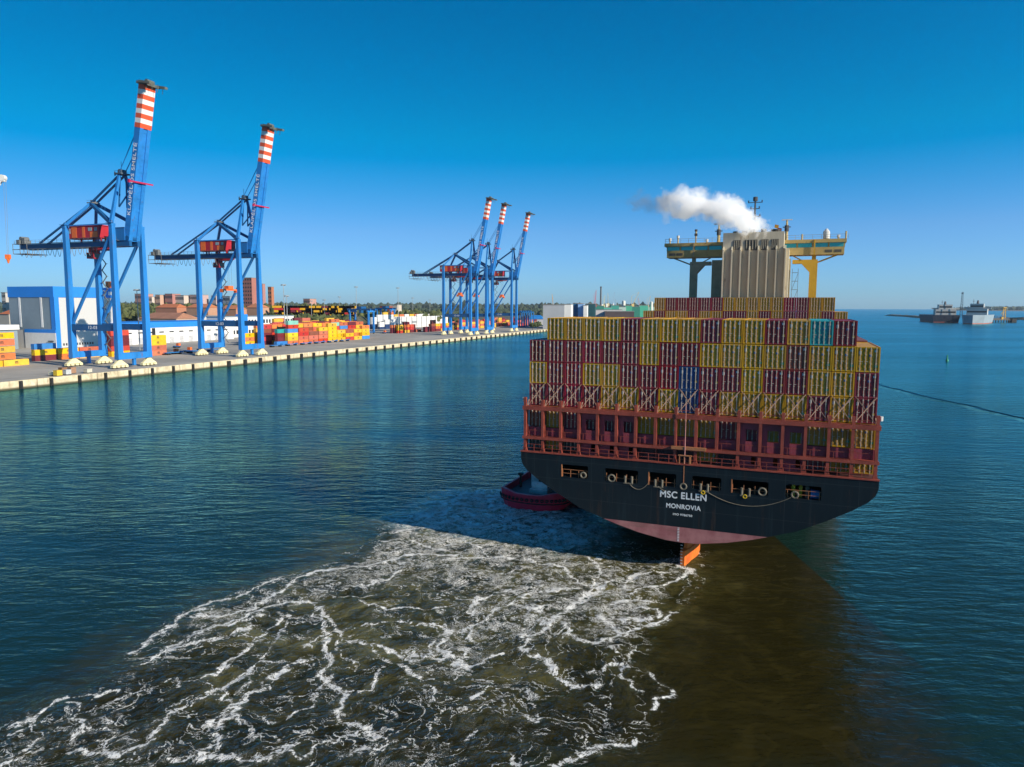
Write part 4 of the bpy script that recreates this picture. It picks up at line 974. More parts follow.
# ------------------------------------------------------------------ terminal containers
YC = {'y': ('yellow', (.80, .47, .02)), 'o': ('orange', (.70, .19, .05)), 's': ('salmon red', (.55, .15, .08)), 'r': ('red', (.55, .05, .03)), 'm': ('maroon', (.16, .02, .03)), 'b': ('blue', (.05, .22, .55)), 't': ('teal', (.02, .28, .27)), 'w': ('white', (.72, .72, .70)), 'g': ('grey', (.30, .32, .33)), 'n': ('brown', (.28, .09, .05)), 'a': ('aqua green', (.25, .60, .48)), 'k': ('navy blue', (.02, .05, .14))}
logom = paint('logo_dark', (.05, .05, .04), .6)
yp = {}
CHH, CLL, CWW = 3.0, 12.4, 2.5
def yard_box(k, t_, s_, z, label, group, logo=True):
    if k not in yp:
        m = paint('yard_'+YC[k][0].replace(' ', '_'), YC[k][1], .55, 0, .16, .3, rust=.15, each=.15)
        b = MB(); b.box(-CWW/2+.04, CWW/2-.04, .05, CLL-.05, .06, CHH-.05)
        for q in range(22):
            y = .35+q*.54; b.box(CWW/2-.04, CWW/2, y, y+.27, .2, CHH-.2)
        o = b.build('shipping_container', m)
        f = MB()
        for sx in (-1, 1):
            for y in (0, CLL-.18): f.box(sx*(CWW/2-.09)-.09, sx*(CWW/2-.09)+.09, y, y+.18, 0, CHH-.02)
            for z_ in (0, CHH-.16): f.box(sx*(CWW/2-.06)-.06, sx*(CWW/2-.06)+.06, .18, CLL-.18, z_, z_+.14)
        f.build('corner_frame', m, o)
        if k in 'yosr':
            l = MB(); l.box(CWW/2+.001, CWW/2+.03, CLL/2-.75, CLL/2-.42, .9, 2.1); l.box(CWW/2+.001, CWW/2+.03, CLL/2-.15, CLL/2+.15, .9, 2.1); l.box(CWW/2+.001, CWW/2+.03, CLL/2+.42, CLL/2+.75, .9, 2.1); l.box(CWW/2+.001, CWW/2+.03, CLL/2-.75, CLL/2+.75, 1.95, 2.2); l.build('logo', logom, o)
        yp[k] = o
    else: o = copy_tree(yp[k])
    o.location = qw(t_, s_, z); o.rotation_euler.z = -QH; tag(o, label, 'container', group); return o
MASS = {}
def mass_box(k, t_, s_, z):
    MASS.setdefault(k, []).append((t_, s_, z))
NBOX = [0]
TN = ['ground', 'second', 'third', 'fourth', 'fifth', 'sixth']
def stacks(where, rows, group, low=0):
    """rows: (description, s, first t, step, [stack strings bottom to top])"""
    for rd_, s_, t0_, dt, st in rows:
        for i, col in enumerate(st):
            for j, k in enumerate(col):
                if k == '.': continue
                if j < low or j >= len(col)-0 and False:
                    mass_box(k, t0_+i*dt, s_, QZ+.02+j*(CHH+.02)); continue
                yard_box(k, t0_+i*dt, s_, QZ+.02+j*(CHH+.02), f'{YC[k][0]} container, {TN[j]} tier, {ORD[i]} stack of {rd_}{where}', group)
stacks('', [('pile at the left border of the quay', 74.0, 38.5, 13, ['.ysyoy', 'y'])][:0], '')
for j, k in enumerate('yoyoy'):
    yard_box(k, 45.5 if j else 52.0, 75.0, QZ+.02+j*3.35, f'{YC[k][0]} container, {TN[j]} tier of the tall stack at the left border', 'containers piled at the left border')
for j, k in enumerate('y'): yard_box(k, 39.0, 75.0, QZ+.02, 'yellow container cut by the left border under the tall stack', 'containers piled at the left border')
T1_ = tu(24, 98)
stacks('', [('low pile before the tall shed', 92, T1_+1, 13, ['my', 'oy', 'ys']), ('rear row before the tall shed', 95, T1_+3, 13, ['nyb', 'yn'])], 'containers piled before the shed')
tb = tu(146, 72)
stacks('', [('pile behind the nearest crane', 70, tb, 13, ['ssyy'])], 'containers behind the nearest crane')
for q, c_ in enumerate(('yrmmr', 'mmmry', 'rmrmm', 'mymyr')):
    stacks('', [(f'{ORD[q]} row between nearest crane legs', 84+2.7*q, tb-14+2*q, 13, [c_])], 'containers behind the nearest crane')
tw2 = tu(243, 95)
stacks('', [('block between second crane legs', 95+2.7*q, tw2+6*q, 13, st) for q, st in ((0, ['yoy', 'yyy']),)], 'containers behind the second crane')
stacks('', [('rear row between second crane legs', 98.5, tw2+24, 13, ['nyy', 'yny'])], 'containers behind the second crane')
t0f = tu(275.5, 72); MF = 'main container field'
stacks('', [('front row of the main field', 72, t0f, 13.0, ['b', 'oyyb', 'osr', 'ss', 'rs', 'y', 'y', 'ry', 'y', 'by'])], MF)
stacks('', [('second row of the main field', 75.2, t0f+5, 13.0, ['mmmt', 'myymra', 'rorr', 'nsn', 'sssy', 'yyyyy', 'yyy', 'yyn', 'soy', 'yoyo'])], MF, low=1)
stacks('', [('third row of the main field', 88, t0f+2, 13.0, ['mrmnr', 'ymrmo', 'moysr', 'syony', 'sssno', 'yyosy', 'ysmso', 'smoras', 'rysbs', 'mosrm', 'mroys'])], MF, low=2)
stacks('', [('fourth row of the main field', 104, t0f+16, 13.0, ['oysyo', 'msoas', 'yrtyo', 'nsosy', 'ysyro', 'smrso', 'rmsom', 'mosro', 'osmrm', 'rmory', 'mmros'])], MF, low=4)
stacks('', [('fifth', 124, t0f+60, 13.0, ['nsmor', 'mmsrm', 'mrmsm', 'mmrom', 'smmmr', 'mrmmm', 'mmsomy', 'mmmoy'])], MF, low=9)
t397 = tu(397, 110)
stacks('', [('mixed pile before the white boxes', 110, t397, 14, ['ryy', 'yrom', 'mrr', 's'])], 'mixed piles before the white boxes')
stacks('', [('rear', 114, t397-6, 14, ['mmo', 'nry', 'rmm'])], 'x', low=9)
t424 = tu(424, 100)
stacks('', [('pile left of the three far cranes', 100, t424, 14, ['mm', 'mmn', 'moy', 'yro', 'osy'])], 'piles around the far crane legs')
stacks('', [('x', 100, t424+88, 15, ['rys', 'yoyr', 'syym', 'roym', 'oyss', 'ysy', 'smo', 'ros', 'yym'])], 'x', low=9)
for s_ in (84, 104, 122, 134):
    for q in range(20):
        t_ = t424+70+q*14.5; n_ = random.choice((1, 2, 2, 3, 3, 4)) if not (s_ == 84 and t_ < t424+230) else 0
        for j in range(n_): mass_box(random.choice('yyosrmmnyo'), t_, s_, QZ+.02+j*3.02)
for s_, a_, e_ in ((132, 60, 190), (146, 90, 200), (160, 110, 215)):
    for q in range(22):
        t_ = t0f+a_+q*13.5
        if t_ > t0f+e_: break
        for j in range(random.choice((3, 4, 5, 5, 6))): mass_box(random.choice('yosrmmnym'), t_, s_, QZ+.02+j*3.02)
t378 = tu(376, 200)
for q, st in enumerate((['kww', 'kkww', 'gwww', 'gkwww', 'wwgww', 'kwwww', 'wwgww', 'wwwwww', 'wwwww', 'wwwww', 'gwwww', 'wwwww', 'wwwww', 'wwwww'], ['kkwww', 'wkkwww', 'wgkwwwy', 'wwgwwwo', 'gwwwwy', 'wwwwwo', 'wwwwww', 'wwwwwy', 'wwwwwo', 'wwwwww', 'wwwwww', 'wwwwww', 'wwwwwo', 'wwwwww'])):
    stacks('', [('x', 196+q*16, t378+q*8, 14.5, st)], 'x', low=9)
b = MB(); mats_ = []
for k, L_ in MASS.items():
    mats_.append(paint('yard_'+YC[k][0].replace(' ', '_'), YC[k][1], .55, 0, .16, .3, rust=.12)); mi = len(mats_)-1
    for t_, s_, z in L_:
        o_ = [(x, y) for x, y in ((-1.25, 0), (1.25, 0), (1.25, 12.3), (-1.25, 12.3))]
        c0_ = qw(t_, s_); vs = [(c0_.x+x*QY+y*QX, c0_.y-x*QX+y*QY, zz) for zz in (z, z+2.94) for x, y in o_]
        b.add(vs, [(3, 2, 1, 0), (4, 5, 6, 7), (0, 1, 5, 4), (1, 2, 6, 5), (2, 3, 7, 6), (3, 0, 4, 7)], mi)
tag(b.build('container_blocks', mats_), 'far blocks of white, red and yellow containers behind the main field', kind='stuff')

# blue yard gantries
def make_rtg():
    r_ = empty('yard_gantry', (0, 0, 0))
    for x in (-12, 12):
        b = MB(); b.box(x-1.0, x+1.0, -6, 6, 1.2, 2.6); b.build('sill', cbd, r_)
        for y in (-4.5, 4.5):
            b = MB(); b.box(x-.8, x+.8, y-.8, y+.8, 2.6, 23); b.build('leg', cb, r_)
            b = MB(); b.cyl((x-.5, y, .85), (x+.5, y, .85), .85, 10); b.build('wheel', fm, r_)
        b = MB(); b.box(x-.8, x+.8, -6.5, 6.5, 23, 25.0); b.build('end_beam', cb, r_)
    for y in (-4.5, 4.5): b = MB(); b.box(-15, 15, y-.9, y+.9, 25.0, 26.8); b.build('top_girder', cbd, r_)
    b = MB(); b.box(-3, 3, -4.4, 4.4, 26.8, 29); b.box(-2, 1, -2, 2, 22.2, 24.9); b.build('trolley', cbd, r_)
    return r_
rtg = make_rtg()
for k, (u_, s_, lb) in enumerate(((362, 140, 'front blue yard gantry straddling the mixed containers'), (386, 262, 'blue yard gantry behind, above the white container block'))):
    o = rtg if k == 0 else copy_tree(rtg); o.location = qw(tu(u_, s_), s_, QZ); o.rotation_euler.z = -QH-R(4); tag(o, lb, 'gantry crane', 'blue gantries in the container yard')
for k in range(5):
    if k == 0:
        r_ = empty('straddle_carrier', (0, 0, 0))
        for x in (-2.6, 2.6):
            for y in (-4, 4): b = MB(); b.box(x-.5, x+.5, y-.5, y+.5, .9, 15); b.build('leg', cb, r_)
            b = MB(); b.box(x-.5, x+.5, -5, 5, .5, 1.3); b.build('side_frame', cbd, r_)
        b = MB(); b.box(-3.1, 3.1, -5, 5, 15, 16.2); b.box(-1, 1, -2, 2, 16.2, 17.4); b.build('top_frame', cbd, r_); st0 = r_
    o = st0 if k == 0 else copy_tree(st0); o.location = qw(tu(520.5+k*2.4, 62), 62, QZ); o.scale = (1.3, 1.2, 1.35); o.rotation_euler.z = -QH
    tag(o, 'tall blue straddle carrier parked right of the farthest quay crane', 'straddle carrier', 'blue straddle carriers parked beyond the last crane')

# flatbed trailers and small gear on the apron
def make_trailer():
    r_ = empty('flatbed_trailer', (0, 0, 0)); b = MB(); b.box(-1.3, 1.3, 0, 13, 1.1, 1.5); b.box(-1.3, 1.3, 12.6, 13, 1.5, 2.0); b.build('bed', paint('trailer_blue', (.03, .18, .45), .5), r_)
    for y in (1.5, 3, 11): b = MB(); b.cyl((-1.3, y, .55), (1.3, y, .55), .55, 10); b.build('wheel', fm, r_)
    return r_
tr0 = make_trailer(); ttb = tu(270, 62)
for k in range(9):
    if k < 6: tt, ss, lb = ttb+k*17.5, 62, f'{ORD[k]} blue flatbed trailer from the left in front of the main container field'
    else: tt, ss, lb = tu(165, 66)+(k-6)*17, 66, f'{ORD[k-6]} blue flatbed trailer from the left between the two near cranes'
    o = tr0 if k == 0 else copy_tree(tr0); o.location = qw(tt, ss, QZ); o.rotation_euler.z = -QH; tag(o, lb, 'trailer', 'blue flatbed trailers parked in line')
def make_truck():
    r_ = empty('terminal_tractor', (0, 0, 0)); b = MB(); b.box(-1.2, 1.2, 0, 5, .8, 1.4); b.build('chassis', cbd, r_)
    b = MB(); b.prism([(-1.2, 3.1), (1.2, 3.1), (1.2, 4.8), (.9, 5.1), (-.9, 5.1), (-1.2, 4.8)], 1.4, 3.2); b.build('cab', cor, r_)
    b = MB(); b.box(-1.0, 1.0, 5.0, 5.13, 2.1, 3.0); b.build('windscreen', paint('dark_glass', (.01, .015, .02), .1), r_)
    for y in (.9, 4.1): b = MB(); b.cyl((-1.25, y, .55), (1.25, y, .55), .55, 10); b.build('wheel', fm, r_)
    return r_
tk0 = make_truck()
for k, (u_, s_, lb) in enumerate(((174, 118, 'small orange tractor standing alone on the paving'), (198, 78, 'orange tractor beside the left legs of the second crane'), (185, 74, 'orange tractor between the blue trailers'), (171, 70, 'orange tractor at the left end of the blue trailers'), (383, 120, 'orange tractor left of the white box block'))):
    o = tk0 if k == 0 else copy_tree(tk0); o.location = qw(tu(u_, s_), s_, QZ); o.rotation_euler.z = -QH; tag(o, lb, 'tractor', 'orange terminal tractors')
for k, (u_, s_, c, lb) in enumerate(((53, 10, (.7, .66, .5), 'cream machine crate near the quay edge, leftmost of the small gear'), (58, 6, (.75, .5, .03), 'yellow tool bin near the quay edge'), (63, 10, (.25, .13, .06), 'brown upright drum case near the quay edge'), (67, 8, (.5, .52, .52), 'light grey cabinet near the quay edge'), (72, 11, (.35, .2, .12), 'rust brown crate near the quay edge'), (88, 7, (.6, .57, .45), 'pale crate on the quay beside the crane bogies'))):
    w = qw(tu(u_, s_), s_, QZ); r_ = empty('equipment_crate', w, -QH); tag(r_, lb, 'crate', 'small gear at the quay edge')
    hh_ = 1.5+(k*7 % 5)*.3; m = paint('gear%d' % k, c, .6, 0, .2, 1)
    b = MB(); b.box(-1.1, 1.1, -1.2, 1.2, .3, hh_+.3); b.build('body', m, r_); b = MB(); b.box(-1.2, 1.2, -1.3, 1.3, hh_+.3, hh_+.45); b.build('lid', m, r_)
    b = MB(); b.box(-1.1, -.7, -1.2, 1.2, 0, .3); b.box(.7, 1.1, -1.2, 1.2, 0, .3); b.build('skid', logom, r_)

# ================================================================== BUILDINGS
def bmat(n, c, **k): return paint(n, c, k.pop('rough', .6), 0, k.pop('var', .1), k.pop('scale', .08), **k)
ribw = NT('ribbed_white'); P = ribw.obj(); rb = ribw.n('TexWave', {'wave_type': 'BANDS', 'bands_direction': 'Y'}, {'Vector': P, 'Scale': .35}, 0)
ribw.col(ribw.mix(ribw.math('MULTIPLY', ribw.rng(rb, .9, 1.0), .5), (.54, .54, .52), (.38, .39, .39))); ribw.rough(.6)
sblue = bmat('shed_blue', (.015, .22, .70)); sgrey = bmat('shed_grey', (.22, .28, .32)); swh = bmat('shed_white', (.74, .74, .72)); darkw = bmat('window_dark', (.03, .035, .04), rough=.2)
# local frame of every quay-side building: x = seawards, y = along the quay
def building(name, t_, s_, label, rz=0.0, z=QZ):
    r_ = empty(name, qw(t_, s_, z), -QH+rz); tag(r_, label, 'building'); return r_
B = building('ship_shed', 160, 180.5, 'tall shed with blue bands, grey end wall and white side behind the nearest crane')
b = MB(); b.box(-44, -.3, .3, 49.5, 0, 41.6); b.build('wall', [ribw.m], B)
b = MB(); b.box(-44, -3.2, .12, .299, 13.0, 35.0); b.build('end_wall', sgrey, B)
b = MB(); b.box(-44.3, .2, -.2, 50, 35.0, 41.9); b.box(-44.3, .2, -.2, 50, 41.9, 42.3); b.build('blue_band', sblue, B)
b = MB(); b.box(-3.4, .2, -.2, .1, 13.2, 35); b.box(-.1, .2, .1, 3.4, 0, 35); b.box(-.1, .2, -.2, .1, 13.2, 35); b.box(-30, -.1, -.2, .1, 10.8, 13.2); b.build('blue_frame', sblue, B)
b = MB(); b.box(-30, -.1, -.19, .299, 0, 10.8); b.build('base_wall', swh, B)
for x in (-33.5, -12.5): b = MB(); b.box(x-.9, x+.9, -.1, .119, 14.5, 35); b.build('light_strip', swh, B)
b = MB(); b.box(-6.5, -2.6, -.23, -.191, 0, 4.2); b.build('door', darkw, B); b = MB(); b.box(-7, -2.3, -.9, -.191, 4.9, 5.5); b.build('canopy', darkw, B)
for k in range(12): b = MB(); b.box(-.299, -.25, 5+k*2.0, 6.1+k*2.0, 2, 3.6); b.build('window', darkw, B)
b = MB(); b.torus((.28, 38, 38.4), (1, 0, 0), 1.9, .55, 18, 6); b.box(.21, .3, 42, 49, 37, 39.5); b.build('sign', swh, B)
b = MB(); b.box(-3, -.5, 43, 46, 42.31, 47); b.box(-3, 0, 46, 49.5, 42.31, 44.8); b.build('roof_sign', cor, B)
B = building('flat_store', 152, 195, 'low flat roofed white building at the left border, before the tall shed')
b = MB(); b.box(-100, -10, -26, -1, 0, 13.2); b.build('wall', sgrey, B); b = MB(); b.box(-101, -8.5, -28, -.5, 13.2, 16.4); b.build('parapet', swh, B)
b = MB(); b.box(-10, -9.95, -20, -15, 0, 5); b.build('door', darkw, B)
b = MB(); b.box(-22, -14, -17, -12, 16.41, 17.6); b.cyl((-17, -15, 17.6), (-17, -15, 18.6), 1.2, 10); b.build('roof_vent', swh, B)
B = building('warehouse', 196, 178, 'long low white warehouse with a blue roof band, between the two near cranes')
L_ = 130
b = MB(); b.box(-45, 0, 0, L_, 0, 12.3); b.build('wall', swh, B)
b = MB(); b.box(-45.3, .3, -.3, L_+.3, 12.3, 16.6); b.build('roof_band', sblue, B)
for k in range(12): b = MB(); b.box(.001, .06, 8+k*10, 12.5+k*10, .01, 5.0); b.build('door', paint('roller_grey', (.50, .51, .52), .5), B)
for k in range(12): b = MB(); b.box(.001, .05, 8+k*10, 12.5+k*10, 8.2, 9.2); b.build('window', darkw, B)
b = MB(); b.box(.0, .9, 41, 43.5, 0, 12); b.build('stair_tower', darkw, B)
B = building('office', 330, 196, 'white two storey office with blue stair block behind the second crane')
b = MB(); b.box(-16, 0, 0, 105, 0, 19); b.build('wall', swh, B); b = MB(); b.box(-16.4, .5, -.4, 105.4, 19, 19.7); b.build('roof', sgrey, B)
b = MB(); b.box(-4, 1.5, 24, 34, 0, 21.5); b.build('stair_block', sblue, B)
for fl in (3.0, 12.6):
    for k in range(24):
        if 5 <= k <= 7: continue
        b = MB(); b.box(.001, .08, 3+k*4.2, 5.4+k*4.2, fl, fl+3.6); b.build('window', darkw, B)
for k in range(3): b = MB(); b.box(-13+k*4.5, -11+k*4.5, -.06, -.001, 12.6, 16); b.build('window', darkw, B)

def wbox(name, u0, u1, vt, vb, Y, depth, c, label, cat='building', rz=None, wins=None, roofc=None, parts=None, zb=QZ):
    """block standing on the land between two sight lines at distance Y"""
    x0, zt_ = far(u0, vt, Y); x1, _ = far(u1, vt, Y); w = x1-x0
    r_ = empty(name, ((x0+x1)/2, Y, zb), -QH if rz is None else rz); tag(r_, label, cat)
    h_ = zt_-zb; ww = w*.82 if rz is None else w
    if rz is None: ww = w*.86
    b = MB(); b.box(-ww/2, ww/2, 0, depth, 0, h_); b.build('wall', bmat('w_%s_%d' % (name, int(u0)), c), r_)
    if roofc is not None:
        b = MB(); e = ww/2+.6
        rh = min(6, depth*.25)
        b.add([(-e, -.6, h_), (e, -.6, h_), (e, depth+.6, h_), (-e, depth+.6, h_), (-e+rh, depth/2, h_+rh), (e-rh, depth/2, h_+rh)], [(0, 1, 5, 4), (1, 2, 5), (2, 3, 4, 5), (3, 0, 4), (0, 3, 2, 1)])
        b.build('roof', bmat('rf_%s_%d' % (name, int(u0)), roofc, var=.2), r_)
    else:
        b = MB(); b.box(-ww/2-.4, ww/2+.4, -.4, depth+.4, h_, h_+.8); b.build('roof', bmat('roof_grey', (.25, .24, .23)), r_)
    if wins:
        cols, rws = wins
        for i in range(rws):
            b = MB(); z0 = h_*(i+.35)/rws; z1 = h_*(i+.78)/rws
            for j in range(cols): xx = -ww/2+ww*(j+.25)/cols; b.box(xx, xx+ww/cols*.5, -.15, -.002, z0, z1)
            b.build('window_row', darkw, r_)
    return r_
tan, pinkb = (.52, .40, .25), (.50, .27, .21)
wbox('apartment_block', 0, 6.5, 293, 320, 760, 18, (.50, .48, .44), 'grey apartment block with balconies at the left border', wins=(3, 6))
wbox('apartment_block', 8.5, 20, 293, 318, 740, 20, tan, 'tan windowless gable of an apartment block behind the tall shed', wins=(1, 1))
wbox('red_roof_house', -4, 12, 314, 322, 640, 16, (.45, .42, .36), 'house with an orange tiled roof at the left border', roofc=(.55, .17, .06))
wbox('brick_shed', 128, 186, 318.5, 327, 730, 30, (.50, .36, .24), 'long brown tiled shed behind the white warehouse', roofc=(.40, .19, .11))
wbox('brick_shed', 186, 206, 316.2, 326, 800, 25, (.55, .55, .53), 'small white shed right of the brown tiled shed', wins=(4, 1))
wbox('brick_shed', 206, 246, 317, 326, 830, 25, (.42, .40, .36), 'grey brown shed behind the white office')
wbox('red_roof_house', 150, 182, 307.5, 313, 980, 20, (.45, .2, .12), 'long orange roofed row left of the second crane, before the woods', roofc=(.55, .18, .07))
wbox('red_roof_house', 181, 213, 307.5, 313, 960, 20, (.5, .28, .18), 'orange roofed row touching the left leg of the second crane', roofc=(.55, .2, .08))
wbox('red_roof_house', 214, 240, 309, 315, 930, 20, (.5, .25, .15), 'orange roofed row between the second crane legs', roofc=(.55, .2, .08))
wbox('red_roof_house', 243, 262, 307.5, 314, 960, 20, (.5, .3, .2), 'orange roofed row behind the right leg of the second crane', roofc=(.5, .2, .09))
cols_ = [(132, 147, 294, pinkb, 'pink apartment block right of the nearest crane leg'), (154, 161, 295, (.55, .35, .25), 'narrow orange pink apartment block, second from the nearest crane'), (163, 174, 294, (.45, .2, .17), 'red brick apartment block left of the second crane'), (172, 186, 295.5, (.60, .50, .42), 'cream apartment block beside the red brick one'), (187, 203, 295, (.52, .36, .33), 'dusty pink apartment block nearest the second crane'), (210, 217, 296, (.50, .40, .38), 'pale apartment block just inside the second crane legs'), (218, 232, 296.5, (.25, .30, .36), 'blue grey slab block between the second crane legs'), (146, 153, 297, (.60, .52, .45), 'small cream block between two pink blocks'), (302, 311, 299, (.5, .27, .22), 'low pink block far behind the main container field')]
for u0, u1, vt, c, lb in cols_: wbox('apartment_block', u0, u1, vt, 305, 1350, 20, c, lb, wins=(max(3, int((u1-u0)*.8)), 4))
wbox('tower_block', 240, 253.5, 278, 305, 1150, 12, (.40, .16, .12), 'brown and white tower block behind the second crane', wins=(4, 12))
wbox('tower_block', 259, 263, 284, 305, 1400, 8, (.42, .20, .17), 'slim red tower right of the second crane leg', wins=(2, 10))
wbox('tower_block', 267, 272, 287, 305, 1500, 8, (.45, .17, .08), 'small rust orange tower, rightmost of the three towers', wins=(2, 8))
wbox('store', 392, 398, 305, 318, 1150, 14, (.60, .52, .42), 'cream narrow building behind the yard gantry')
wbox('store', 398, 410, 311, 319, 1180, 20, (.66, .6, .5), 'low cream building left of the far cranes')
wbox('store', 378, 391, 306, 322, 1200, 14, (.28, .07, .04), 'rust red stack shed behind the yard gantry')
wbox('terminal_hall', 543, 564.5, 305, 330, 950, 60, (.40, .42, .44), 'long grey hall above the left containers of the ship', rz=-R(8))
wbox('terminal_hall', 563.5, 571, 304.5, 330, 948, 50, (.78, .77, .73), 'white gable end joined to the long grey hall', rz=-R(8))
wbox('terminal_hall', 573, 581, 303.5, 330, 1050, 50, (.01, .12, .25), 'dark blue hall right of the white gable', rz=-R(8))
wbox('terminal_hall', 578, 583.5, 304, 330, 1040, 50, (.25, .45, .75), 'light blue hall strip beside the dark blue hall', rz=-R(8))
wbox('terminal_hall', 583.5, 587, 305.5, 330, 1030, 50, (.78, .77, .73), 'small white hall end between blue and green halls', rz=-R(8))
wbox('terminal_hall', 587, 595, 304, 330, 1100, 60, (.01, .07, .08), 'dark green hall left of the chimney', rz=-R(8))
wbox('terminal_hall', 596, 622, 310, 330, 1200, 60, (.70, .65, .62), 'low white quay shed right of the dark green hall', rz=-R(8))
wbox('terminal_hall', 605, 634, 311.6, 330, 1150, 50, (.10, .07, .07), 'low dark brown shed just above the ship containers', rz=-R(8))
wbox('terminal_hall', 528, 543, 319, 330, 1150, 30, (.55, .57, .6), 'low white quay hall with blue roof beside the ship', rz=-R(8), roofc=(.02, .22, .6))
gx_ = [(596, 604, 306, (.03, .22, .16)), (603, 612, 307.5, (.10, .42, .33)), (611, 619, 305.5, (.05, .30, .24)), (618, 626, 307, (.45, .55, .5)), (625, 632, 305.8, (.06, .35, .22)), (631, 640, 306.8, (.03, .20, .15)), (639, 648, 305.5, (.07, .42, .28)), (647, 656, 307, (.35, .5, .45))]
for i, (u0, u1, vt, c) in enumerate(gx_): wbox('shipyard_hall', u0, u1, vt, 312, 1500+i*30, 60, c, f'{ORD[i]} of the green shipyard halls counted rightwards from the chimney', rz=-R(5), zb=QZ)
for i, (u0, u1, vt) in enumerate(((601, 603, 304), (605, 607.5, 303.5), (612, 614, 303.5), (622, 625.5, 300.5), (650, 653, 301.5))):
    x0, z0 = far((u0+u1)/2, vt, 1700); rr_ = (u1-u0)/2*1700/710
    r_ = empty('silo', (x0, 1700, QZ)); tag(r_, f'{ORD[i]} pale silo counted rightwards from the tall grey chimney', 'silo', 'pale silos in the far shipyard')
    b = MB(); b.cyl((0, 0, 0), (0, 0, z0-QZ-rr_*.3), rr_, 14); b.build('wall', bmat('silo_pale', (.68, .68, .60)), r_); b = MB(); b.cyl((0, 0, z0-QZ-rr_*.3), (0, 0, z0-QZ), rr_, 14, rr_*.3); b.build('roof', bmat('silo_pale', (.6, .6, .6)), r_)
x0, z0 = far(601, 286.5, 1600); r_ = empty('chimney', (x0, 1600, QZ)); tag(r_, 'tall grey chimney above the left ship containers', 'chimney')
b = MB(); b.cyl((0, 0, 0), (0, 0, z0-QZ-3), 2.4, 14, 1.7); b.build('shaft', bmat('chimney_grey', (.12, .12, .12)), r_); b = MB(); b.cyl((0, 0, z0-QZ-3), (0, 0, z0-QZ), 1.9, 14); b.build('cap', bmat('chimney_cap', (.05, .04, .04)), r_)
def far_crane(u, vt, Y, c, lean, label, cat='harbour crane'):
    x0, z0 = far(u, vt, Y); r_ = empty('yard_crane', (x0, Y, QZ), 0); tag(r_, label, cat); h_ = z0-QZ; m = bmat('fc_%d' % int(u*10), c)
    b = MB(); b.beam((-3, 0, 0), (-1, 0, h_*.45), 1.2); b.beam((3, 0, 0), (1, 0, h_*.45), 1.2); b.beam((-2.2, 0, h_*.25), (2.2, 0, h_*.25), .6); b.build('portal', m, r_)
    b = MB(); b.box(-3, 3, -2.5, 2.5, h_*.45, h_*.56); b.build('cab', m, r_)
    b = MB(); b.beam((0, -.8, h_*.52), (lean, -.8, h_), .9, .9, 0, .5, .5); b.beam((0, .8, h_*.52), (lean, .8, h_), .9, .9, 0, .5, .5)
    for q in range(1, 7): f = q/7; b.beam((lean*f, -.8, h_*.52+h_*.48*f), (lean*f, .8, h_*.52+h_*.48*f), .4)
    b.build('jib', m, r_)
    b = MB(); b.beam((-lean*.1-1.2, 0, h_*.55), (-lean*.12-1.5, 0, h_*.85), .5); b.beam((-lean*.12-1.5, 0, h_*.85), (lean, 0, h_), .22); b.cyl((lean, 0, h_), (lean, 0, h_*.5), .1, 4); b.build('stay', m, r_)
far_crane(553.5, 294, 1300, (.65, .35, .08), -2.5, 'orange tower crane behind the long grey hall')
far_crane(595, 290, 1450, (.60, .03, .03), 2.5, 'red crane standing left of the grey chimney')
far_crane(604, 295, 2000, (.70, .62, .3), 3, 'pale yellow crane just right of the grey chimney')
far_crane(608.5, 293, 2100, (.7, .6, .35), -2, 'thin cream crane, second right of the chimney')
far_crane(613.5, 292, 2200, (.35, .5, .65), 3, 'thin light blue crane, third right of the chimney')
far_crane(633, 292, 1700, (.70, .50, .18), 14, 'large ochre shipyard crane leaning right')
far_crane(640, 298, 2000, (.55, .25, .3), -6, 'reddish low shipyard crane right of the ochre crane')
far_crane(648, 296, 2000, (.68, .55, .35), 7, 'pale shipyard crane nearest the container stack before the funnel')
far_crane(617, 299, 2100, (.35, .45, .5), -5, 'grey shipyard crane above the green halls')

# light masts in the yard
def make_mast(h_):
    r_ = empty('light_mast', (0, 0, 0)); b = MB(); b.cyl((0, 0, 0), (0, 0, h_), .42, 8, .2); b.build('pole', paint('mast_grey', (.35, .37, .38), .5), r_)
    b = MB(); b.cyl((0, 0, h_), (0, 0, h_+.5), 1.5, 10); b.build('lamp_ring', paint('mast_grey', (.35, .37, .38), .5), r_)
    for k in range(4): a = k*math.pi/2; b = MB(); b.box(1.6*math.cos(a)-.5, 1.6*math.cos(a)+.5, 1.6*math.sin(a)-.5, 1.6*math.sin(a)+.5, h_-.5, h_+.4); b.build('floodlight', paint('mast_grey', (.35, .37, .38), .5), r_)
    return r_
ml = [(285.3, 285, 88, 'light mast rising left in the main container field'), (288, 296, 93, 'shorter light mast close beside the tall one in the container field'), (357, 287, 170, 'light mast above the front blue yard gantry'), (398.5, 288, 150, 'light mast between the yard gantries and the far cranes'), (140, 290, 120, 'thin light mast behind the legs of the nearest crane'), (325, 300, 240, 'small light mast in the woods left of the front gantry'), (413, 298, 240, 'distant light mast above the white container block'), (430, 300, 330, 'distant light mast left of the far cranes'), (312, 301, 260, 'distant light mast among yellow containers and trees'), (340, 297, 300, 'distant light mast behind the tall yellow stack')]
for i, (u, vt, s_, lb) in enumerate(ml):
    w = qw(tu(u, s_), s_); zt_ = far(u, vt, w.y)[1]; r_ = make_mast(zt_-QZ); r_.location = (w.x, w.y, QZ); tag(r_, lb, 'light mast', 'tall light masts in the terminal')

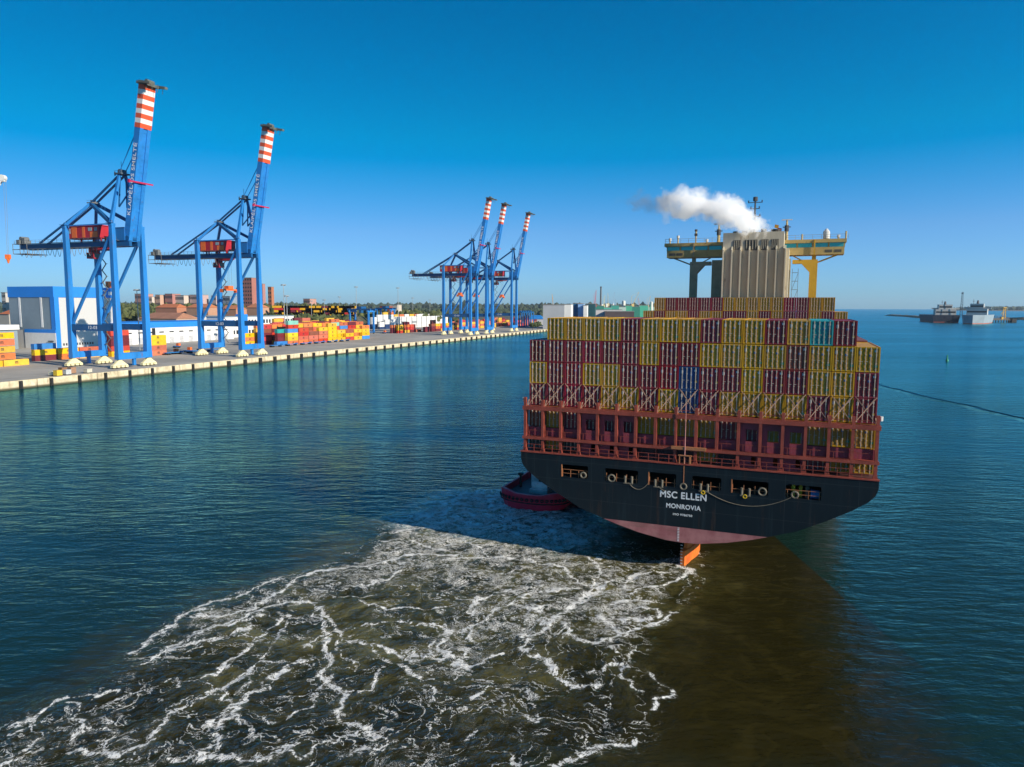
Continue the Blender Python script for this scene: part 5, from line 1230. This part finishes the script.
# ------------------------------------------------------------------ woods
def leafmat(name, a, b_):
    t = NT(name); P = t.obj(); n = t.noise(P, .12, 4, .7); n2 = t.noise(P, .02, 3, .6)
    c = t.mix(t.rng(n, .35, .68), a, b_); t.col(t.mix(t.rng(n2, .55, .75, 0, .5), c, (.12, .11, .03))); t.rough(.8); return t.m
lf = leafmat('foliage', (.030, .046, .012), (.115, .13, .035)); lf2 = leafmat('far_foliage', (.02, .04, .025), (.05, .07, .03)); bark = bmat('bark', (.10, .07, .05))
bmi = bmesh.new(); bmesh.ops.create_icosphere(bmi, subdivisions=1, radius=1); IV = np.array([v.co[:] for v in bmi.verts]); IF = [tuple(v.index for v in f.verts) for f in bmi.faces]; bmi.free()
def clumps(pts):
    """pts: x, y, z, r, height factor -> one ragged foliage mesh"""
    vs = []; fs = []
    for x, y, z, r, hf in pts:
        o = len(vs); j = np.random.uniform(.55, 1.25, (len(IV), 1)); q = IV*j*r; q[:, 2] *= hf
        vs += [(a+x, b_+y, c+z) for a, b_, c in q]; fs += [tuple(i+o for i in f) for f in IF]
    b = MB(); b.v = vs; b.f = fs; b.m = [0]*len(fs); return b
def wood(u0, u1, Y0, Y1, n, r, hgt, m, label):
    pts = []
    for _ in range(n):
        Y = random.uniform(Y0, Y1); u = random.uniform(u0, u1); x = far(u, 306, Y)[0]; hh_ = hgt*random.uniform(.6, 1.15)
        pts.append((x, Y, QZ+hh_*.62, r*random.uniform(.7, 1.2), random.uniform(.8, 1.25)))
        for _k in range(2): pts.append((x+random.uniform(-r, r), Y+random.uniform(-r, r), QZ+hh_*random.uniform(.3, .8), r*random.uniform(.35, .7), 1))
    o = clumps(pts).build('woodland', m); tag(o, label, kind='stuff')
wood(-40, 545, 2300, 4200, 1700, 13, 10, lf2, 'far forest along the horizon behind the port')
wood(100, 345, 1130, 1300, 1100, 8, 34, lf, 'broadleaf woods behind the terminal')
wood(340, 440, 1050, 1300, 420, 7, 22, lf, 'broadleaf woods behind the yard gantries')
wood(262, 350, 800, 930, 520, 7, 17, lf, 'dark trees between the container rows')
wood(100, 262, 1010, 1080, 420, 7, 23, lf, 'trees around the low orange roofs')
wood(400, 470, 1150, 1300, 260, 6.5, 11, lf, 'trees behind the white container block')
wood(535, 672, 5200, 9000, 700, 30, 30, lf2, 'hazy forest shore beyond the shipyard')
wood(-40, 560, 5200, 9000, 1000, 32, 34, lf2, 'hazy forest shore beyond the town')
def tree(u, Y, h_, r, label):
    x = far(u, 306, Y)[0]; r_ = empty('tree', (x, Y, QZ)); tag(r_, label, 'tree')
    b = MB(); b.cyl((0, 0, 0), (0, 0, h_*.5), .45, 8, .25)
    for k in range(4): a = k*1.6; b.cyl((0, 0, h_*.35), (math.cos(a)*r*.5, math.sin(a)*r*.5, h_*.7), .2, 6, .08)
    b.build('trunk', bark, r_)
    pts = []
    for _ in range(60):
        v = Vector((random.gauss(0, 1), random.gauss(0, 1), random.gauss(0, 1))).normalized()*random.uniform(.4, 1)
        pts.append((v.x*r*.8, v.y*r*.8, h_*.68+v.z*h_*.28, r*random.uniform(.16, .32), 1))
    clumps(pts).build('crown', lf, r_)
tree(10, 560, 13, 8, 'dark rounded tree in front of the tan apartment gable'); tree(4, 600, 9, 6, 'small tree left of the rounded tree at the left border')
tree(533, 900, 9, 6, 'bushy tree left of the long grey hall'); tree(538, 930, 10, 6, 'tree touching the grey hall corner')
# far rows of containers behind the trees: too many and too small to count
b = MB(); e0, e1 = far(270, 306, 955)[0], far(356, 306, 955)[0]; b.add([(e0-30, 935, QZ), (e1+20, 935, QZ), (e1+20, 1010, QZ), (e0-30, 1010, QZ), (e0, 952, 17.9), (e1, 952, 17.9), (e1, 1000, 17.9), (e0, 1000, 17.9)], [(0, 1, 5, 4), (1, 2, 6, 5), (2, 3, 7, 6), (3, 0, 4, 7), (4, 5, 6, 7)]); tag(b.build('terrain', M_LAND), 'raised ground carrying the far container rows', kind='structure')
b = MB(); yrow = []
for k in range(260):
    u = random.uniform(276, 352); Y = random.choice((960, 975, 990)); x = far(u, 306, Y)[0]; lv = random.randint(0, 4)
    b.box(x-6, x+6, Y, Y+2.5, 18+lv*2.9, 20.8+lv*2.9, random.choice((0, 0, 0, 1, 2)))
tag(b.build('container_rows', [paint('yard_yellow', YC['y'][1]), paint('yard_red', YC['r'][1]), paint('yard_maroon', YC['m'][1])]), 'far yellow and red container rows among the trees', kind='stuff')

# ================================================================== RIGHT SIDE
def moored(name, u0, u1, vt, vb, c_hull, c_side, label, bow=False, mastv=None):
    X0, Y0 = ground(u0, vb); X1, _ = ground(u1, vb); Y = Y0; W = (X1-X0)
    r_ = empty(name, ((X0+X1)/2, Y, 0), R(-20) if not bow else R(-38)); tag(r_, label, 'ship')
    hw = W*.36; L = 150; fz = (far(u0, 315, Y)[1])
    pl = [(-hw, 0), (hw, 0), (hw, L)] + [(0, L+30), (-hw, L)] if not bow else [(0, -6), (hw*.75, 16), (hw, 45), (hw, L), (-hw, L), (-hw, 45), (-hw*.75, 16)]
    b = MB(); n = len(pl); fl = 1.08
    b.add([(x*.94, y, -2) for x, y in pl]+[(x*.96, y, 1.6) for x, y in pl]+[(x*fl, (y-2 if bow and y < 20 else y), fz) for x, y in pl], [(i, (i+1) % n, n+(i+1) % n, n+i) for i in range(n)]+[(n+i, n+(i+1) % n, 2*n+(i+1) % n, 2*n+i) for i in range(n)]+[tuple(range(2*n, 3*n))], 0)
    b.m[:n] = [1]*n
    b.build('hull', [bmat(name+'hull%d' % int(u0), c_hull), bmat('boot_red', (.45, .10, .06))], r_)
    z1 = far(u0, vt, Y)[1]; wm = bmat('superstructure_white', (.50, .50, .47))
    y0 = 6 if not bow else 60
    b = MB(); b.box(-hw*.8, hw*.8, y0, y0+22, fz, fz+(z1-fz)*.55); b.box(-hw*.55, hw*.5, y0+2, y0+18, fz+(z1-fz)*.55, z1); b.box(-hw*1.05, hw*1.05, y0+4, y0+9, fz+(z1-fz)*.55, fz+(z1-fz)*.68); s_ = b.build('superstructure', wm, r_)
    b = MB(); b.box(-hw*.5, hw*.45, y0+1.9, y0+1.99, fz+(z1-fz)*.7, fz+(z1-fz)*.85); b.box(-hw*.75, hw*.75, y0-.1, y0-.001, fz+(z1-fz)*.2, fz+(z1-fz)*.35); b.build('window_row', darkw, s_)
    b = MB(); b.cyl((0, y0+12, z1), (0, y0+12, z1+7), 2.6, 10, 1.6); b.build('funnel', bmat('ship_funnel', (.10, .09, .10)), r_)
    b = MB(); b.cyl((-hw*.3, y0+4, z1), (-hw*.3, y0+4, z1+9), .4, 6); b.box(-hw*.3-2, -hw*.3+2, y0+3.8, y0+4.2, z1+5, z1+5.5); b.build('mast', bmat('ship_funnel', (.10, .09, .10)), r_)
    return r_
moored('moored_ship', 930, 959, 304.5, 322.5, (.015, .025, .05), None, 'navy hulled ship moored on the horizon, left one of the pair')
r_ = moored('moored_ship', 957, 986, 303.5, 324, (.30, .38, .43), None, 'grey hulled ship with a tall lattice mast, right one of the moored pair', bow=True)
Xc, Yc = ground(960.5, 323); zt2 = far(960.5, 291.5, Yc)[1]
b = MB(); rz_ = r_.rotation_euler.z; lp = (Matrix.Rotation(-rz_, 4, 'Z') @ (Vector((Xc*(Yc+30)/Yc, Yc+30, 0))-r_.location)); 
for a, c_ in ((-1, -1), (1, -1), (1, 1), (-1, 1)): b.beam((lp.x+a*2.6, lp.y+c_*2.6, 10), (lp.x+a*1.0, lp.y+c_*1.0, zt2), .5)
for q in range(10):
    zq = 12+q*(zt2-12)/10; w_ = 2.6-1.6*q/10; b.box(lp.x-w_, lp.x+w_, lp.y-w_-.2, lp.y-w_+.2, zq, zq+.6)
    b.beam((lp.x-w_, lp.y-w_, zq), (lp.x+w_, lp.y-w_, zq+(zt2-12)/10), .35)
b.box(lp.x-2, lp.x+2, lp.y-2, lp.y+2, zt2-4, zt2-2); b.build('lattice_mast', bmat('lattice_grey', (.16, .15, .17)), r_)
# jetty
jx, jy = ground(984, 322.5); jx1, _ = ground(1013, 322.5)
r_ = empty('jetty', (jx, jy, 0)); tag(r_, 'dark piled jetty with pipework right of the moored ships', 'jetty'); Lj = jx1-jx
b = MB(); b.box(0, Lj, 0, 14, 5.2, 7.2); b.build('deck', bmat('jetty_deck', (.12, .10, .08)), r_)
for k in range(12):
    b = MB(); b.cyl((2+k*(Lj-4)/11, 1, -3), (2+k*(Lj-4)/11, 1, 5.2), 1.0, 8); b.build('pile', fm, r_)
b = MB(); b.box(Lj-10, Lj, -2, 12, -1, 8.5); b.build('dolphin', fm, r_)
b = MB(); b.box(Lj*.35, Lj*.65, 2, 8, 13.5, 14.6); [b.box(Lj*f-.3, Lj*f+.3, 4, 4.6, 7.2, 13.5) for f in (.36, .45, .55, .64)]; b.box(5, Lj-12, 3, 4, 8, 9.2); b.cyl((Lj*.72, 5, 7.2), (Lj*.72, 5, 26), .3, 6); b.build('pipe_rack', bmat('pipe_grey', (.10, .13, .17)), r_)
b = MB(); b.box(Lj*.56, Lj*.62, 2, 6, 7.2, 12); b.build('control_hut', paint('hut_yellow', (.7, .4, .04), .5), r_)
r_ = empty('loading_arm', (ground(988, 322)[0], jy+4, 7.2)); tag(r_, 'ochre loading tower standing on the jetty beside the grey ship', 'loading tower')
hx_ = far(988, 307, jy+4)[1]-7.2
b = MB(); b.beam((-3, 0, 0), (-2, 0, hx_*.9), 1.4); b.beam((3, 0, 0), (2, 0, hx_*.9), 1.4); [b.beam((-3+.1*q, 0, hx_*q/6), (3-.1*q, 0, hx_*(q+1)/6), .8) for q in range(6)]; b.build('tower', paint('ochre', (.62, .36, .06), .5), r_)
b = MB(); b.box(-3.6, 3.6, -2, 2, hx_*.9, hx_); b.beam((0, 0, hx_*.8), (-7, 0, hx_*.4), .9); b.build('head', paint('ochre', (.62, .36, .06), .5), r_)
# breakwater and far spit
rub = NT('rubble'); P = rub.obj(); rub.col(rub.mix(rub.rng(rub.noise(P, .15, 5, .7), .35, .65), (.14, .09, .05), (.34, .25, .15))); rub.rough(.9)
def bank(name, pix, w, h_, m, label):
    P = [Vector((*ground(*p), 0)) for p in pix]; b = MB(); vs = []; fs = []; n = 0
    pts = []
    for a, c in zip(P[:-1], P[1:]):
        k = max(2, int((c-a).length/18)); pts += [a.lerp(c, i/k) for i in range(k)]
    pts.append(P[-1])
    for i, p in enumerate(pts):
        d = (pts[min(i+1, len(pts)-1)]-pts[max(i-1, 0)]).normalized(); nn = Vector((-d.y, d.x, 0)); j = random.uniform(.7, 1.3); tp = min(1, i/4+.15)*min(1, (len(pts)-1-i)/4+.15)
        vs += [p-nn*w*j, p-nn*w*.3+Vector((0, 0, h_*tp*random.uniform(.8, 1.2))), p+nn*w*.3+Vector((0, 0, h_*tp*random.uniform(.8, 1.2))), p+nn*w*j]
    for v in vs:
        if abs(v.z) < 1e-6: v.z = -1
    for i in range(len(pts)-1):
        for k in range(3): fs.append((i*4+k, i*4+k+1, i*4+k+5, i*4+k+4))
    b.add(vs, fs); o = b.build(name, m); tag(o, label, 'breakwater'); return o
bank('breakwater', [(886, 315.6), (905, 316.6), (930, 318.8)], 12, 5.5, rub.m, 'brown rubble breakwater left of the moored ships')
bank('breakwater', [(982, 319), (1010, 319.5), (1060, 320.5)], 14, 6, rub.m, 'brown rubble breakwater running out of frame right of the jetty')
x0, _ = far(990, 308, 7200)
b = MB(); X1_ = far(1100, 308, 7200)[0]
b.add([(x0-250, 7300, -.5), (x0+200, 7150, -.5), (X1_, 7100, -.5), (X1_, 9000, -.5), (x0+100, 8000, -.5), (x0+100, 7400, 4), (x0+300, 7250, 4), (X1_, 7200, 4), (X1_, 8900, 4), (x0+250, 7900, 4)], [(0, 1, 6, 5), (1, 2, 7, 6), (4, 0, 5, 9), (3, 4, 9, 8), (5, 6, 7, 8, 9)]); tag(b.build('shore', bmat('sandy_shore', (.30, .25, .17))), 'low sandy point on the right horizon', kind='structure')
pts = []
for _ in range(420):
    x = random.uniform(x0-60, X1_); y = random.uniform(7260, 7900); k = min(1, (x-x0+120)/500+.35); pts.append((x, y, 4+14*k, random.uniform(22, 36)*k, .8))
tag(clumps(pts).build('woodland', lf2), 'dark wooded point on the right horizon', kind='stuff')
# buoy
bx_, by_ = ground(947, 361); r_ = empty('buoy', (bx_, by_, 0)); tag(r_, 'slim green channel buoy afloat right of the ship', 'buoy')
bg = paint('buoy_green', (.02, .30, .14), .5)
b = MB(); b.cyl((0, 0, -.3), (0, 0, .9), .95, 14, .75); b.build('float', bg, r_); b = MB(); b.cyl((0, 0, .9), (0, 0, 3.2), .5, 10, .32); b.build('tower', bg, r_)
b = MB(); b.cyl((0, 0, 3.2), (0, 0, 3.45), .45, 10); b.cyl((0, 0, 3.45), (0, 0, 3.9), .18, 8); b.build('lantern', bg, r_)

# ------------------------------------------------------------------ sea air
t = NT('sea_air', bsdf=False); vn = t.t.nodes.new('ShaderNodeVolumePrincipled')
vn.inputs['Color'].default_value = (.80, .90, 1.0, 1); vn.inputs['Density'].default_value = 2.6e-5; vn.inputs['Anisotropy'].default_value = .2
t.t.links.new(vn.outputs[0], t.out.inputs['Volume'])
b = MB(); b.box(-12000, 12000, -3400, 12000, -12, 150); hz = b.build('haze', t.m); tag(hz, 'thin blue sea haze over the port', kind='stuff')
